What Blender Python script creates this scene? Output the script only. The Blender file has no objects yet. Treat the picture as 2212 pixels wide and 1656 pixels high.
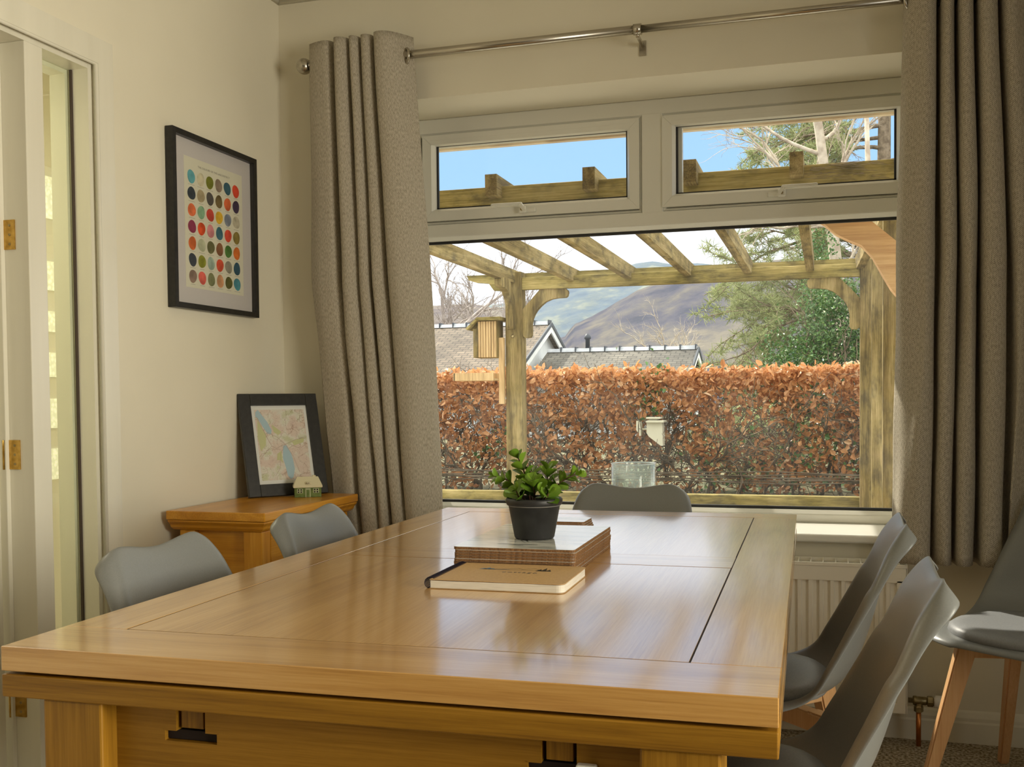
import bpy, bmesh, math, random
from mathutils import Vector, Matrix, noise as mnoise
C = bpy.context.scene.collection
sc = bpy.context.scene
R = math.radians
PI = math.pi
random.seed(7)

# ------------------------------------------------------------------ camera
cd = bpy.data.cameras.new('camera'); cam = bpy.data.objects.new('camera', cd); C.objects.link(cam)
cam.location = (0, 0, 1.09)
cam.rotation_euler = (1.539040, 0.009162, 0.289254)
cd.sensor_width = 36; cd.lens = 2237.96 / 2212 * 36
cd.shift_x = -(1123.11 - 1106) / 2212; cd.shift_y = (929.99 - 828) / 2212
cd.clip_start = 0.02; cd.clip_end = 2000
sc.camera = cam

# ------------------------------------------------------------------ colour, exposure
sc.view_settings.view_transform = 'Standard'
sc.view_settings.look = 'None'
sc.view_settings.gamma = 1
sc.view_settings.use_curve_mapping = False
sc.view_settings.exposure = 0.0
sc.cycles.max_bounces = 10
sc.cycles.diffuse_bounces = 5
sc.cycles.transparent_max_bounces = 16
sc.cycles.sample_clamp_indirect = 6

# ------------------------------------------------------------------ sky
w = bpy.data.worlds.new('sky'); sc.world = w; w.use_nodes = True
nt = w.node_tree; nt.nodes.clear()
def N(nt, t, **k):
    n = nt.nodes.new(t)
    for a, b in k.items():
        if a.startswith('i_'):
            key = a[2:]
            key = int(key) if key.isdigit() else key.replace('_', ' ')
            n.inputs[key].default_value = b
        else: setattr(n, a, b)
    return n
def ramp(nt, stops, interp='LINEAR'):
    n = nt.nodes.new('ShaderNodeValToRGB'); cr = n.color_ramp; cr.interpolation = interp
    while len(cr.elements) > 1: cr.elements.remove(cr.elements[-1])
    cr.elements[0].position = stops[0][0]; cr.elements[0].color = (*stops[0][1], 1)
    for p, c in stops[1:]:
        e = cr.elements.new(p); e.color = (*c, 1)
    return n
L = nt.links.new
tc = N(nt, 'ShaderNodeTexCoord'); sx = N(nt, 'ShaderNodeSeparateXYZ'); L(tc.outputs['Generated'], sx.inputs[0])
rp = ramp(nt, [(0.0, (.80, .88, .98)), (.10, (.62, .80, .99)), (.20, (.46, .78, 1.22)), (.31, (.43, .75, 1.2)), (.38, (3.3, 3.2, 2.75)), (1, (3.0, 3.0, 2.75))])
L(sx.outputs['Z'], rp.inputs[0])
mp = N(nt, 'ShaderNodeMapping'); mp.inputs['Scale'].default_value = (1, 1, 2.6); L(tc.outputs['Generated'], mp.inputs[0])
nz = N(nt, 'ShaderNodeTexNoise', i_Scale=2.6, i_Detail=8.0, i_Roughness=.6); L(mp.outputs[0], nz.inputs['Vector'])
th = N(nt, 'ShaderNodeMapRange'); th.inputs[1].default_value = .155; th.inputs[2].default_value = .21; th.inputs[3].default_value = .42; th.inputs[4].default_value = -.35
L(sx.outputs['Z'], th.inputs[0])
ad = N(nt, 'ShaderNodeMath', operation='ADD'); L(nz.outputs[0], ad.inputs[0]); L(th.outputs[0], ad.inputs[1])
cr = ramp(nt, [(.50, (0, 0, 0)), (.72, (1, 1, 1))]); L(ad.outputs[0], cr.inputs[0])
mx = N(nt, 'ShaderNodeMix', data_type='RGBA'); L(cr.outputs[0], mx.inputs[0]); L(rp.outputs[0], mx.inputs[6]); mx.inputs[7].default_value = (1.55, 1.62, 1.75, 1)
bg = N(nt, 'ShaderNodeBackground', i_Strength=1.0); L(mx.outputs[2], bg.inputs[0])
wo = N(nt, 'ShaderNodeOutputWorld'); L(bg.outputs[0], wo.inputs[0])

# ------------------------------------------------------------------ sun, and fill lights added in an unseen side window and the hall
sd = bpy.data.lights.new('sun', 'SUN'); sd.energy = 6.5; sd.angle = R(.53); sd.color = (1, .92, .77)
sun = bpy.data.objects.new('sun', sd); C.objects.link(sun)
SUN_FROM = Vector((-.74, .62, .86)).normalized()          # direction towards the sun
sun.rotation_euler = SUN_FROM.to_track_quat('Z', 'Y').to_euler()
sun.location = (-6, 9, 8)
def area(name, loc, rot, sx_, sy_, e, col):
    d = bpy.data.lights.new(name, 'AREA'); d.shape = 'RECTANGLE'; d.size = sx_; d.size_y = sy_; d.energy = e; d.color = col
    o = bpy.data.objects.new(name, d); C.objects.link(o); o.location = loc; o.rotation_euler = rot; return o
rw = area('right_fill_light', (2.36, .55, 1.35), (0, R(90), 0), 1.3, 1.3, 56, (1, .92, .73)); rw.data.spread = R(104)  # added fill for the left wall, set in an unseen window
po = area('daylight_portal', (-.61, 3.90, 1.38), (R(-90), 0, 0), 1.9, 1.5, 1, (1, 1, 1)); po.data.cycles.is_portal = True
area('hall_fill_light', (-3.0, 2.6, 2.40), (0, 0, 0), .6, .9, 34, (1, .96, .80))  # unseen light added to brighten the hall, no fitting modelled

# ------------------------------------------------------------------ material helpers
MATS = {}
def mat(name, col=(.8, .8, .8), rough=.5, metal=0., spec=.5, nodes=None, **k):
    if name in MATS: return MATS[name]
    m = bpy.data.materials.new(name); m.use_nodes = True; MATS[name] = m
    b = m.node_tree.nodes['Principled BSDF']
    b.inputs['Base Color'].default_value = (*col, 1); b.inputs['Roughness'].default_value = rough
    b.inputs['Metallic'].default_value = metal; b.inputs['Specular IOR Level'].default_value = spec
    for a, v in k.items(): b.inputs[a.replace('_', ' ')].default_value = v
    if nodes: nodes(m.node_tree, b)
    return m
def coords(nt, scale=(1, 1, 1), kind='Object', rot=(0, 0, 0)):
    t = N(nt, 'ShaderNodeTexCoord'); m = N(nt, 'ShaderNodeMapping'); m.inputs['Scale'].default_value = scale; m.inputs['Rotation'].default_value = rot
    nt.links.new(t.outputs[kind], m.inputs[0]); return m.outputs[0]
def bump(nt, b, h, strength=.2, dist=.01):
    bp_ = N(nt, 'ShaderNodeBump'); bp_.inputs['Strength'].default_value = strength; bp_.inputs['Distance'].default_value = dist
    nt.links.new(h, bp_.inputs['Height']); nt.links.new(bp_.outputs[0], b.inputs['Normal'])
def speckle(c1, c2, scale=20, bs=.1, bd=.005, detail=4., lo=.35, hi=.65, sc3=(1, 1, 1)):
    def f(nt, b):
        v = coords(nt, sc3); n = N(nt, 'ShaderNodeTexNoise', i_Scale=float(scale), i_Detail=detail); nt.links.new(v, n.inputs['Vector'])
        r = ramp(nt, [(lo, c1), (hi, c2)]); nt.links.new(n.outputs[0], r.inputs[0]); nt.links.new(r.outputs[0], b.inputs['Base Color'])
        if bs: bump(nt, b, n.outputs[0], bs, bd)
    return f
def wood(name, axis, cols, rough=.3, spec=.5, coat=0., ring=9., seed=0., mottle=0.):
    """oak-like grain running along an axis of the object's own coordinates"""
    def f(nt, b):
        s = [1., 1., 1.]; s[axis] = .07
        t = N(nt, 'ShaderNodeTexCoord'); m = N(nt, 'ShaderNodeMapping'); m.inputs['Scale'].default_value = s; m.inputs['Location'].default_value = (seed, seed * 1.7, seed * .6)
        nt.links.new(t.outputs['Object'], m.inputs[0])
        n1 = N(nt, 'ShaderNodeTexNoise', i_Scale=ring, i_Detail=3., i_Distortion=.6); nt.links.new(m.outputs[0], n1.inputs['Vector'])
        mu = N(nt, 'ShaderNodeMath', operation='MULTIPLY'); mu.inputs[1].default_value = 9.; nt.links.new(n1.outputs[0], mu.inputs[0])
        fr = N(nt, 'ShaderNodeMath', operation='PINGPONG'); fr.inputs[1].default_value = 1.; nt.links.new(mu.outputs[0], fr.inputs[0])
        m2 = N(nt, 'ShaderNodeMapping'); s2 = [1., 1., 1.]; s2[axis] = .025; m2.inputs['Scale'].default_value = s2; nt.links.new(t.outputs['Object'], m2.inputs[0])
        n2 = N(nt, 'ShaderNodeTexNoise', i_Scale=260., i_Detail=4., i_Roughness=.7); nt.links.new(m2.outputs[0], n2.inputs['Vector'])
        m3 = N(nt, 'ShaderNodeMath', operation='MULTIPLY'); m3.inputs[1].default_value = .24; nt.links.new(fr.outputs[0], m3.inputs[0])
        m4 = N(nt, 'ShaderNodeMath', operation='MULTIPLY'); m4.inputs[1].default_value = .72; nt.links.new(n2.outputs[0], m4.inputs[0])
        a = N(nt, 'ShaderNodeMath', operation='ADD'); nt.links.new(m3.outputs[0], a.inputs[0]); nt.links.new(m4.outputs[0], a.inputs[1])
        r = ramp(nt, [(.28, cols[0]), (.48, cols[1]), (.68, cols[2])]); nt.links.new(a.outputs[0], r.inputs[0]); nt.links.new(r.outputs[0], b.inputs['Base Color'])
        if mottle:
            q = [1., 1., 1.]; q[axis] = .45; m5 = N(nt, 'ShaderNodeMapping'); m5.inputs['Scale'].default_value = q; nt.links.new(t.outputs['Object'], m5.inputs[0])
            n5 = N(nt, 'ShaderNodeTexNoise', i_Scale=13., i_Detail=6., i_Roughness=.65); nt.links.new(m5.outputs[0], n5.inputs['Vector'])
            r5 = ramp(nt, [(.36, (1 - mottle, 1 - mottle, 1 - mottle * .9)), (.50, (1, 1, .95)), (.66, (1.25, 1.22, 1.3))]); nt.links.new(n5.outputs[0], r5.inputs[0])
            x5 = N(nt, 'ShaderNodeMix', data_type='RGBA', blend_type='MULTIPLY'); x5.inputs[0].default_value = 1.; nt.links.new(r.outputs[0], x5.inputs[6]); nt.links.new(r5.outputs[0], x5.inputs[7]); nt.links.new(x5.outputs[2], b.inputs['Base Color'])
        bump(nt, b, a.outputs[0], .10, .0012)
        cb = N(nt, 'ShaderNodeBump'); cb.inputs['Strength'].default_value = .035; cb.inputs['Distance'].default_value = .001; nt.links.new(a.outputs[0], cb.inputs['Height']); nt.links.new(cb.outputs[0], b.inputs['Coat Normal'])
        b.inputs['Coat Weight'].default_value = coat; b.inputs['Coat Roughness'].default_value = .11; b.inputs['Coat IOR'].default_value = 1.6
    return mat(name, rough=rough, spec=spec, nodes=f)
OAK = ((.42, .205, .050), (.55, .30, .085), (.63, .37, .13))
OAK_SHADED = ((.18, .08, .005), (.27, .13, .009), (.35, .175, .018))  # same oak, colour darkened for the shade on apron, sides and legs
oak_x = wood('oak_grain_x', 0, OAK, .32, .5, 1.); oak_y = wood('oak_grain_y', 1, OAK, .32, .5, 1.); oak_y2 = wood('oak_grain_y_panel', 1, OAK, .3, .5, 1., 5., 3.1)
oak_y3 = wood('oak_grain_y_far_panel', 1, OAK, .3, .5, 1., 6., 8.1)
oak_shade_x = wood('oak_shaded_grain_x', 0, OAK_SHADED, .42, .4); oak_shade_z = wood('oak_shaded_grain_z', 2, OAK_SHADED, .42, .4)
cab_y = wood('cabinet_oak_y', 1, ((.46, .18, .008), (.60, .26, .015), (.70, .34, .035)), .3, .5, .2, 6., 2.); cab_x = wood('cabinet_oak_x', 0, ((.46, .18, .008), (.60, .26, .015), (.70, .34, .035)), .35); cab_z = wood('cabinet_oak_z', 2, ((.46, .18, .008), (.60, .26, .015), (.70, .34, .035)), .35)
beech = wood('beech_leg', 2, ((.55, .30, .13), (.62, .36, .17), (.68, .42, .22)), .4, .4, 0, 5.)
TIM = ((.085, .06, .022), (.22, .165, .065), (.36, .285, .135))
TIMG = ((.09, .07, .018), (.24, .19, .06), (.38, .31, .13))
tim_x = wood('garden_timber_x', 0, TIMG, .8, .2, 0, 5., 0., .5); tim_y = wood('garden_timber_y', 1, TIM, .8, .2, 0, 5., 2.2, .5); tim_z = wood('garden_timber_z', 2, TIM, .8, .2, 0, 5., 4., .45)
newt = wood('new_timber', 0, ((.52, .29, .13), (.68, .42, .21), (.80, .55, .30)), .6, .3, 0, 8.)
ply = wood('bird_box_cladding', 2, ((.36, .24, .12), (.55, .38, .19), (.68, .50, .28)), .7, .2, 0, 12.)
wallm = mat('wall_paint', nodes=speckle((.735, .69, .56), (.76, .715, .585), 3, .04, .002, 3.), rough=.75, spec=.25)
ceilm = mat('ceiling_paint', (.80, .77, .68), .8, spec=.2)
gloss = mat('gloss_white_paint', nodes=speckle((.72, .69, .58), (.77, .74, .63), 3, .03, .002, 3., .3, .7, (6, 6, .5)), rough=.24, spec=.5)
upvc = mat('white_window_plastic', (.72, .71, .64), .28, spec=.5)
black = mat('black_gasket', (.02, .02, .022), .45)
blackf = mat('black_frame', nodes=speckle((.012, .012, .012), (.022, .021, .020), 60, .05, .001), rough=.38)
sill_m = mat('sill_gloss', (.80, .79, .74), .16, spec=.6)
radm = mat('radiator_enamel', (.80, .76, .66), .35)
brushed = mat('brushed_steel', nodes=speckle((.42, .39, .33), (.55, .51, .44), 30, .03, .001, 4., .3, .7, (.05, 6, 6)), rough=.27, metal=1.)
chrome = mat('chrome', (.75, .74, .72), .15, metal=1.)
brass = mat('brass', nodes=speckle((.45, .27, .06), (.65, .42, .12), 60, .05, .001), rough=.3, metal=1.)
brassd = mat('old_brass_valve', nodes=speckle((.22, .17, .08), (.42, .34, .18), 60, .1, .001), rough=.4, metal=1.)
copper = mat('copper', nodes=speckle((.50, .17, .04), (.66, .27, .09), 20, 0), rough=.35, metal=1.)
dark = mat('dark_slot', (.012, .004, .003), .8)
shellm = mat('grey_plastic_shell', nodes=speckle((.175, .182, .178), (.19, .197, .193), 400, .06, .0005), rough=.36, spec=.5)
cushm = mat('grey_faux_leather', nodes=speckle((.19, .197, .205), (.225, .232, .24), 250, .12, .0006), rough=.45, spec=.4)
cardm = mat('kraft_card', nodes=speckle((.50, .32, .15), (.56, .37, .18), 200, .05, .0005), rough=.6, spec=.3)
paper = mat('paper_edge', nodes=speckle((.62, .58, .50), (.78, .74, .66), 300, .1, .0006, 3., .3, .7, (.1, .1, 3)), rough=.7)
corkm = mat('hardboard_edge', nodes=speckle((.12, .055, .02), (.27, .14, .055), 300, .2, .0006), rough=.7)
potm = mat('black_clay', nodes=speckle((.010, .010, .011), (.020, .020, .021), 40, .12, .001), rough=.5)
soil = mat('soil', nodes=speckle((.02, .014, .008), (.07, .05, .03), 300, .8, .003), rough=.95)
def leaf_nodes(c1, c2, sc_=30, tr=.25):
    def f(nt, b):
        a = N(nt, 'ShaderNodeAttribute'); a.attribute_name = 'shade'
        r = ramp(nt, [(0, c1), (1, c2)]); nt.links.new(a.outputs['Fac'], r.inputs[0]); nt.links.new(r.outputs[0], b.inputs['Base Color'])
        t = N(nt, 'ShaderNodeBsdfTranslucent'); nt.links.new(r.outputs[0], t.inputs[0])
        mxs = N(nt, 'ShaderNodeMixShader'); mxs.inputs[0].default_value = tr
        nt.links.new(b.outputs[0], mxs.inputs[1]); nt.links.new(t.outputs[0], mxs.inputs[2])
        nt.links.new(mxs.outputs[0], nt.nodes['Material Output'].inputs[0])
    return f
plantm = mat('succulent_leaf', nodes=leaf_nodes((.055, .15, .010), (.27, .44, .045), tr=.3), rough=.33, spec=.45)
stemm = mat('plant_stem', (.10, .05, .03), .6)
def ramp_leaf(name, stops, tr=.35, rough=.5):
    def f(nt, b):
        a = N(nt, 'ShaderNodeAttribute'); a.attribute_name = 'shade'
        r = ramp(nt, stops); nt.links.new(a.outputs['Fac'], r.inputs[0]); nt.links.new(r.outputs[0], b.inputs['Base Color'])
        t = N(nt, 'ShaderNodeBsdfTranslucent'); nt.links.new(r.outputs[0], t.inputs[0])
        mxs = N(nt, 'ShaderNodeMixShader'); mxs.inputs[0].default_value = tr
        nt.links.new(b.outputs[0], mxs.inputs[1]); nt.links.new(t.outputs[0], mxs.inputs[2])
        nt.links.new(mxs.outputs[0], nt.nodes['Material Output'].inputs[0])
    return mat(name, nodes=f, rough=rough)
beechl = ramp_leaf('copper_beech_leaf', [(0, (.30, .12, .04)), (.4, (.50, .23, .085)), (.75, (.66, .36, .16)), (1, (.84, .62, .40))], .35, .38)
hollyl = ramp_leaf('holly_leaf', [(0, (.03, .09, .02)), (.6, (.09, .19, .045)), (.93, (.18, .30, .08)), (1, (.75, .72, .5))], .12, .18)  # palest stop paints glossy highlights onto a few leaves
pinel = ramp_leaf('pine_needle', [(0, (.13, .16, .05)), (.6, (.31, .35, .15)), (1, (.50, .52, .27))], .3, .6)
ivyl = ramp_leaf('ivy_leaf', [(0, (.04, .12, .03)), (1, (.16, .32, .10))], .2, .3)
branchm = mat('branch_bark', nodes=speckle((.14, .10, .065), (.30, .23, .16), 20, .3, .01), rough=.9)
palebark = mat('pale_branch_bark', nodes=speckle((.36, .29, .22), (.62, .54, .43), 9, .2, .01), rough=.9)
mauvebark = mat('bare_twig_bark', nodes=speckle((.30, .25, .23), (.44, .38, .35), 9, .1, .01), rough=.9)
rafm = None
def glass_nodes(tint, refl_rough=.0, op=.0, ior=1.45):
    def f(nt, b):
        tr = N(nt, 'ShaderNodeBsdfTransparent'); tr.inputs[0].default_value = (*tint, 1)
        gl = N(nt, 'ShaderNodeBsdfGlossy'); gl.inputs['Roughness'].default_value = refl_rough
        fr = N(nt, 'ShaderNodeFresnel'); fr.inputs[0].default_value = ior
        ge = N(nt, 'ShaderNodeNewGeometry'); inv = N(nt, 'ShaderNodeMath', operation='SUBTRACT'); inv.inputs[0].default_value = 1.; nt.links.new(ge.outputs['Backfacing'], inv.inputs[1])
        ff = N(nt, 'ShaderNodeMath', operation='MULTIPLY'); nt.links.new(fr.outputs[0], ff.inputs[0]); nt.links.new(inv.outputs[0], ff.inputs[1])
        m = N(nt, 'ShaderNodeMixShader'); nt.links.new(ff.outputs[0], m.inputs[0]); nt.links.new(tr.outputs[0], m.inputs[1]); nt.links.new(gl.outputs[0], m.inputs[2])
        if op:
            n = N(nt, 'ShaderNodeTexNoise', i_Scale=5., i_Detail=6.); v = coords(nt); nt.links.new(v, n.inputs['Vector'])
            mr = N(nt, 'ShaderNodeMapRange'); mr.inputs[1].default_value = .35; mr.inputs[2].default_value = .75; mr.inputs[3].default_value = op * .3; mr.inputs[4].default_value = op
            nt.links.new(n.outputs[0], mr.inputs[0])
            d = N(nt, 'ShaderNodeBsdfTranslucent'); d.inputs[0].default_value = (.8, .8, .75, 1)
            m2 = N(nt, 'ShaderNodeMixShader'); nt.links.new(mr.outputs[0], m2.inputs[0]); nt.links.new(m.outputs[0], m2.inputs[1]); nt.links.new(d.outputs[0], m2.inputs[2])
            m = m2
        nt.links.new(m.outputs[0], nt.nodes['Material Output'].inputs[0])
    return f
pane = mat('window_glass', nodes=glass_nodes((.98, .985, .98), 0, .022, 1.3))
doorglass = mat('door_glass', nodes=glass_nodes((.965, .985, .94), 0, 0, 1.5))
vaseglass = mat('vase_glass', nodes=glass_nodes((.90, .95, .94), .03, .14, 1.6))
pictglass = mat('picture_glazing', nodes=glass_nodes((.97, .97, .97), .02, 0, 1.3))

# ------------------------------------------------------------------ mesh helpers
def tag(o, label=None, cat=None, group=None, kind=None):
    if label: o['label'] = label
    if cat: o['category'] = cat
    if group: o['group'] = group
    if kind: o['kind'] = kind
    return o
def empty(name, loc, rz=0, label=None, cat=None, group=None, kind=None):
    o = bpy.data.objects.new(name, None); C.objects.link(o); o.location = loc; o.rotation_euler = (0, 0, rz); o.empty_display_size = .05
    return tag(o, label, cat, group, kind)
class MB:
    def __init__(s): s.bm = bmesh.new(); s.mi = 0
    def _new(s, fs):
        for f in fs: f.material_index = s.mi
    def box(s, x0, x1, y0, y1, z0, z1, bev=0., seg=2, M=None):
        r = bmesh.ops.create_cube(s.bm, size=1)
        vs = r['verts']
        T = Matrix.Translation(((x0 + x1) / 2, (y0 + y1) / 2, (z0 + z1) / 2)) @ Matrix.Diagonal((x1 - x0, y1 - y0, z1 - z0, 1))
        if M is not None: T = M @ T
        bmesh.ops.transform(s.bm, matrix=T, verts=vs)
        fs = list({f for v in vs for f in v.link_faces}); s._new(fs)
        if bev > 0:
            es = list({e for v in vs for e in v.link_edges})
            b = bmesh.ops.bevel(s.bm, geom=es, offset=bev, segments=seg, profile=.5, affect='EDGES'); s._new(b['faces'])
        return s
    def poly(s, pts):
        vs = [s.bm.verts.new(p) for p in pts]; f = s.bm.faces.new(vs); f.material_index = s.mi; return f
    def prism(s, pts, vec, smooth=False):
        """closed polygon pts (3D) extruded along vec"""
        vec = Vector(vec); a = [s.bm.verts.new(p) for p in pts]; b = [s.bm.verts.new(Vector(p) + vec) for p in pts]
        n = len(pts); fs = [s.bm.faces.new(a[::-1]), s.bm.faces.new(b)]
        for i in range(n):
            f = s.bm.faces.new((a[i], a[(i + 1) % n], b[(i + 1) % n], b[i])); f.smooth = smooth; fs.append(f)
        s._new(fs); return s
    def tube(s, pts, rad, n=8, cap=True, smooth=True):
        pts = [Vector(p) for p in pts]; k = len(pts)
        if not hasattr(rad, '__len__'): rad = [rad] * k
        rings = []; up = None
        for i, p in enumerate(pts):
            d = (pts[min(i + 1, k - 1)] - pts[max(i - 1, 0)]).normalized()
            if up is None: up = Vector((0, 0, 1)) if abs(d.z) < .9 else Vector((1, 0, 0))
            a = d.cross(up)
            if a.length < 1e-4: a = d.cross(Vector((1, 0, 0)))
            a.normalize(); b = a.cross(d).normalized(); up = b
            rings.append([s.bm.verts.new(p + (a * math.cos(2 * PI * j / n) + b * math.sin(2 * PI * j / n)) * rad[i]) for j in range(n)])
        fs = []
        for i in range(k - 1):
            for j in range(n):
                f = s.bm.faces.new((rings[i][j], rings[i][(j + 1) % n], rings[i + 1][(j + 1) % n], rings[i + 1][j])); f.smooth = smooth; fs.append(f)
        if cap and n > 2: fs += [s.bm.faces.new(rings[0]), s.bm.faces.new(rings[-1][::-1])]
        s._new(fs); return s
    def lathe(s, prof, cx, cy, n=40, axis='z', z0=0, smooth=True):
        """prof list of (r, h); revolve; axis z or x"""
        rings = []
        for r, h in prof:
            ring = []
            for j in range(n):
                a = 2 * PI * j / n
                if axis == 'z': p = (cx + r * math.cos(a), cy + r * math.sin(a), z0 + h)
                elif axis == 'x': p = (cx + h, cy + r * math.cos(a), z0 + r * math.sin(a))
                ring.append(s.bm.verts.new(p))
            rings.append(ring)
        fs = []
        for i in range(len(rings) - 1):
            for j in range(n):
                f = s.bm.faces.new((rings[i][j], rings[i][(j + 1) % n], rings[i + 1][(j + 1) % n], rings[i + 1][j])); f.smooth = smooth; fs.append(f)
        fs += [s.bm.faces.new(rings[0][::-1]), s.bm.faces.new(rings[-1])]
        s._new(fs); return s
    def build(s, name, m, parent=None, **k):
        me = bpy.data.meshes.new(name); bmesh.ops.recalc_face_normals(s.bm, faces=s.bm.faces) if k.pop('recalc', True) else None
        s.bm.to_mesh(me); s.bm.free()
        for q in (m if isinstance(m, (list, tuple)) else [m]): me.materials.append(q)
        o = bpy.data.objects.new(name, me); C.objects.link(o)
        if parent: o.parent = parent
        return tag(o, **k)
def struct(o): o['kind'] = 'structure'; return o
def raw(name, verts, faces, m, parent=None, shade=None, smooth=False, uv=None):
    me = bpy.data.meshes.new(name); me.from_pydata(verts, [], faces); me.materials.append(m)
    if shade is not None:
        a = me.attributes.new('shade', 'FLOAT', 'FACE'); a.data.foreach_set('value', shade)
    if smooth: me.polygons.foreach_set('use_smooth', [True] * len(me.polygons))
    if uv is not None:
        l = me.uv_layers.new(name='UVMap')
        for p in me.polygons:
            for li, vi in zip(p.loop_indices, p.vertices): l.data[li].uv = uv[vi]
    o = bpy.data.objects.new(name, me); C.objects.link(o)
    if parent: o.parent = parent
    return o
def copy_tree(o, parent=None):
    c = o.copy(); C.objects.link(c); c.parent = parent
    for ch in list(o.children): copy_tree(ch, c)
    return c

# ------------------------------------------------------------------ room shell
XL, XR, YN, YF, ZC = -1.956, 2.40, -3.60, 3.478, 2.630
YO = 3.90                                                     # outer face of the window wall
carpet = mat('speckled_carpet', nodes=speckle((.17, .13, .08), (.52, .45, .34), 110, 1., .008, 3., .38, .60), rough=1., spec=.1)
struct(MB().box(XL - 1.5, XR + .1, YN - .1, 4.1, -.1, 0).build('floor', carpet))
struct(MB().box(XL - 1.5, XR + .1, YN - .1, 4.1, ZC, ZC + .1).build('ceiling', ceilm))
WX0, WX1, WZ0, WZ1 = -1.575, .352, .617, 2.158
m = MB()
m.box(XL - .12, WX0, YF, YO, 0, ZC); m.box(WX1, XR + .1, YF, YO, 0, ZC); m.box(WX0, WX1, YF, YO, 0, WZ0); m.box(WX0, WX1, YF, YO, WZ1, ZC)
struct(m.build('wall_far', wallm))
DY0, DY1, DZ = 1.34, 2.447, 2.027                             # opening in the left wall
m = MB()
m.box(XL - .12, XL, YN - .1, DY0, 0, ZC); m.box(XL - .12, XL, DY1, YF, 0, ZC); m.box(XL - .12, XL, DY0, DY1, DZ, ZC)
struct(m.build('wall_left', wallm))
m = MB(); m.box(XR, XR + .1, YN - .1, -.15, 0, ZC); m.box(XR, XR + .1, 1.25, YF, 0, ZC); m.box(XR, XR + .1, -.15, 1.25, 0, .70); m.box(XR, XR + .1, -.15, 1.25, 2.0, ZC)
struct(m.build('wall_right', wallm))
m = MB(); m.box(XL, XR, YN - .1, YN, 0, ZC)
struct(m.build('wall_near', mat('dark_low_bounce_wall', nodes=speckle((.10, .085, .06), (.13, .11, .08), 3, .04, .002, 3.), rough=.8)))  # unseen wall, coloured dark to limit light bouncing back
def simple_window(name, axis, plane, a0, a1, z0, z1):
    e = empty(name, (0, 0, 0), kind='structure')
    m = MB(); t = .05
    def bx(a, b, c, d):
        if axis == 'x': m.box(plane, plane + .06, a, b, c, d, .004)
        else: m.box(a, b, plane - .06, plane, c, d, .004)
    bx(a0, a1, z0, z0 + t); bx(a0, a1, z1 - t, z1); bx(a0, a0 + t, z0 + t, z1 - t); bx(a1 - t, a1, z0 + t, z1 - t); c = (a0 + a1) / 2; bx(c - t / 2, c + t / 2, z0 + t, z1 - t)
    m.build('window_frame', upvc, e)
    return e
simple_window('window_added', 'x', XR + .02, -.15, 1.25, .70, 2.0)  # unseen window, added as an opening for the fill light
# hall beyond the left wall
HX = -3.30
m = MB(); m.box(HX - .1, HX, .2, 4.0, 0, ZC); m.box(HX, XL - .12, .1, .2, 0, ZC); m.box(HX - .1, XL - .0, 4.0, 4.1, 0, ZC); m.box(XL - .12, XL, YO, 4.0, 0, ZC)
struct(m.build('wall_hall', wallm))
# coving
def cove(name, p0, p1, inward):
    m = MB(); p0 = Vector(p0); d = Vector(p1) - p0; inw = Vector(inward); pts = [(0, 0), (0, -.03)]
    for i in range(7):
        a = i / 6 * PI / 2; pts.append((.06 - .05 * math.cos(a), -.03 - .00 + (-.045) * (1 - math.sin(a)) + 0.0))
    pts = [(0, 0), (.075, 0), (.07, -.008)] + [(.075 - .065 * math.sin(i / 6 * PI / 2) - .003, -.01 - .06 * (1 - math.cos(i / 6 * PI / 2))) for i in range(7)] + [(0, -.078)]
    m.prism([p0 + inw * a + Vector((0, 0, b)) for a, b in pts], d, True)
    return struct(m.build(name, ceilm))
cove('trim_1', (XL, YF, ZC), (XR, YF, ZC), (0, -1, 0)); cove('trim_2', (XL, YN, ZC), (XL, YF, ZC), (1, 0, 0))
# skirting
def skirt(name, p0, d, inw, m_=None):
    pts = [(0, 0), (.018, 0), (.018, .062), (.013, .068), (.013, .078), (.009, .086), (.006, .094), (0, .10)]
    m = MB(); m.prism([Vector(p0) + Vector(inw) * a + Vector((0, 0, b)) for a, b in pts], d); return struct(m.build(name, gloss))
skirt('baseboard_far', (XL, YF, 0), (XR - XL, 0, 0), (0, -1, 0)); skirt('baseboard_left', (XL, 2.515, 0), (0, YF - 2.515, 0), (1, 0, 0))

# ------------------------------------------------------------------ door in the left wall (glazed side light, mullion, casing)
door = empty('door_1', (0, 0, 0), kind='structure')
m = MB(); xf = XL + .02
def casing(pts): m.prism([(XL, *p) for p in pts], (.016, 0, 0))
casing([(DY1, 0), (DY1 + .066, 0), (DY1 + .066, DZ + .07), (DY1, DZ)])
casing([(DY1, DZ), (DY1 + .066, DZ + .07), (DY0 - .066, DZ + .07), (DY0, DZ)])
casing([(DY0, DZ), (DY0 - .066, DZ + .07), (DY0 - .066, 0), (DY0, 0)])
m.tube([(XL + .014, DY1 - .004, 0), (XL + .014, DY1 - .004, DZ - .004), (XL + .014, DY0, DZ - .004)], .007, 8)
m.build('door_casing', gloss, door)
m = MB()
m.box(XL - .12, XL - .002, DY1 - .018, DY1 + .001, 0, DZ + .001, .0); m.box(XL - .1195, XL - .0025, DY0 + .001, DY1 - .018, DZ - .018, DZ + .001, .0); m.box(XL - .12, XL - .002, DY0, DY0 + .02, 0, DZ, .001)
m.box(XL - .119, XL - .068, DY1 - .030, DY1 - .018, 0, DZ - .018, .0)
m.box(XL - .119, XL - .068, 2.256, DY1 - .030, DZ - .030, DZ - .018, .0)
m.build('door_jamb', gloss, door)
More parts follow.
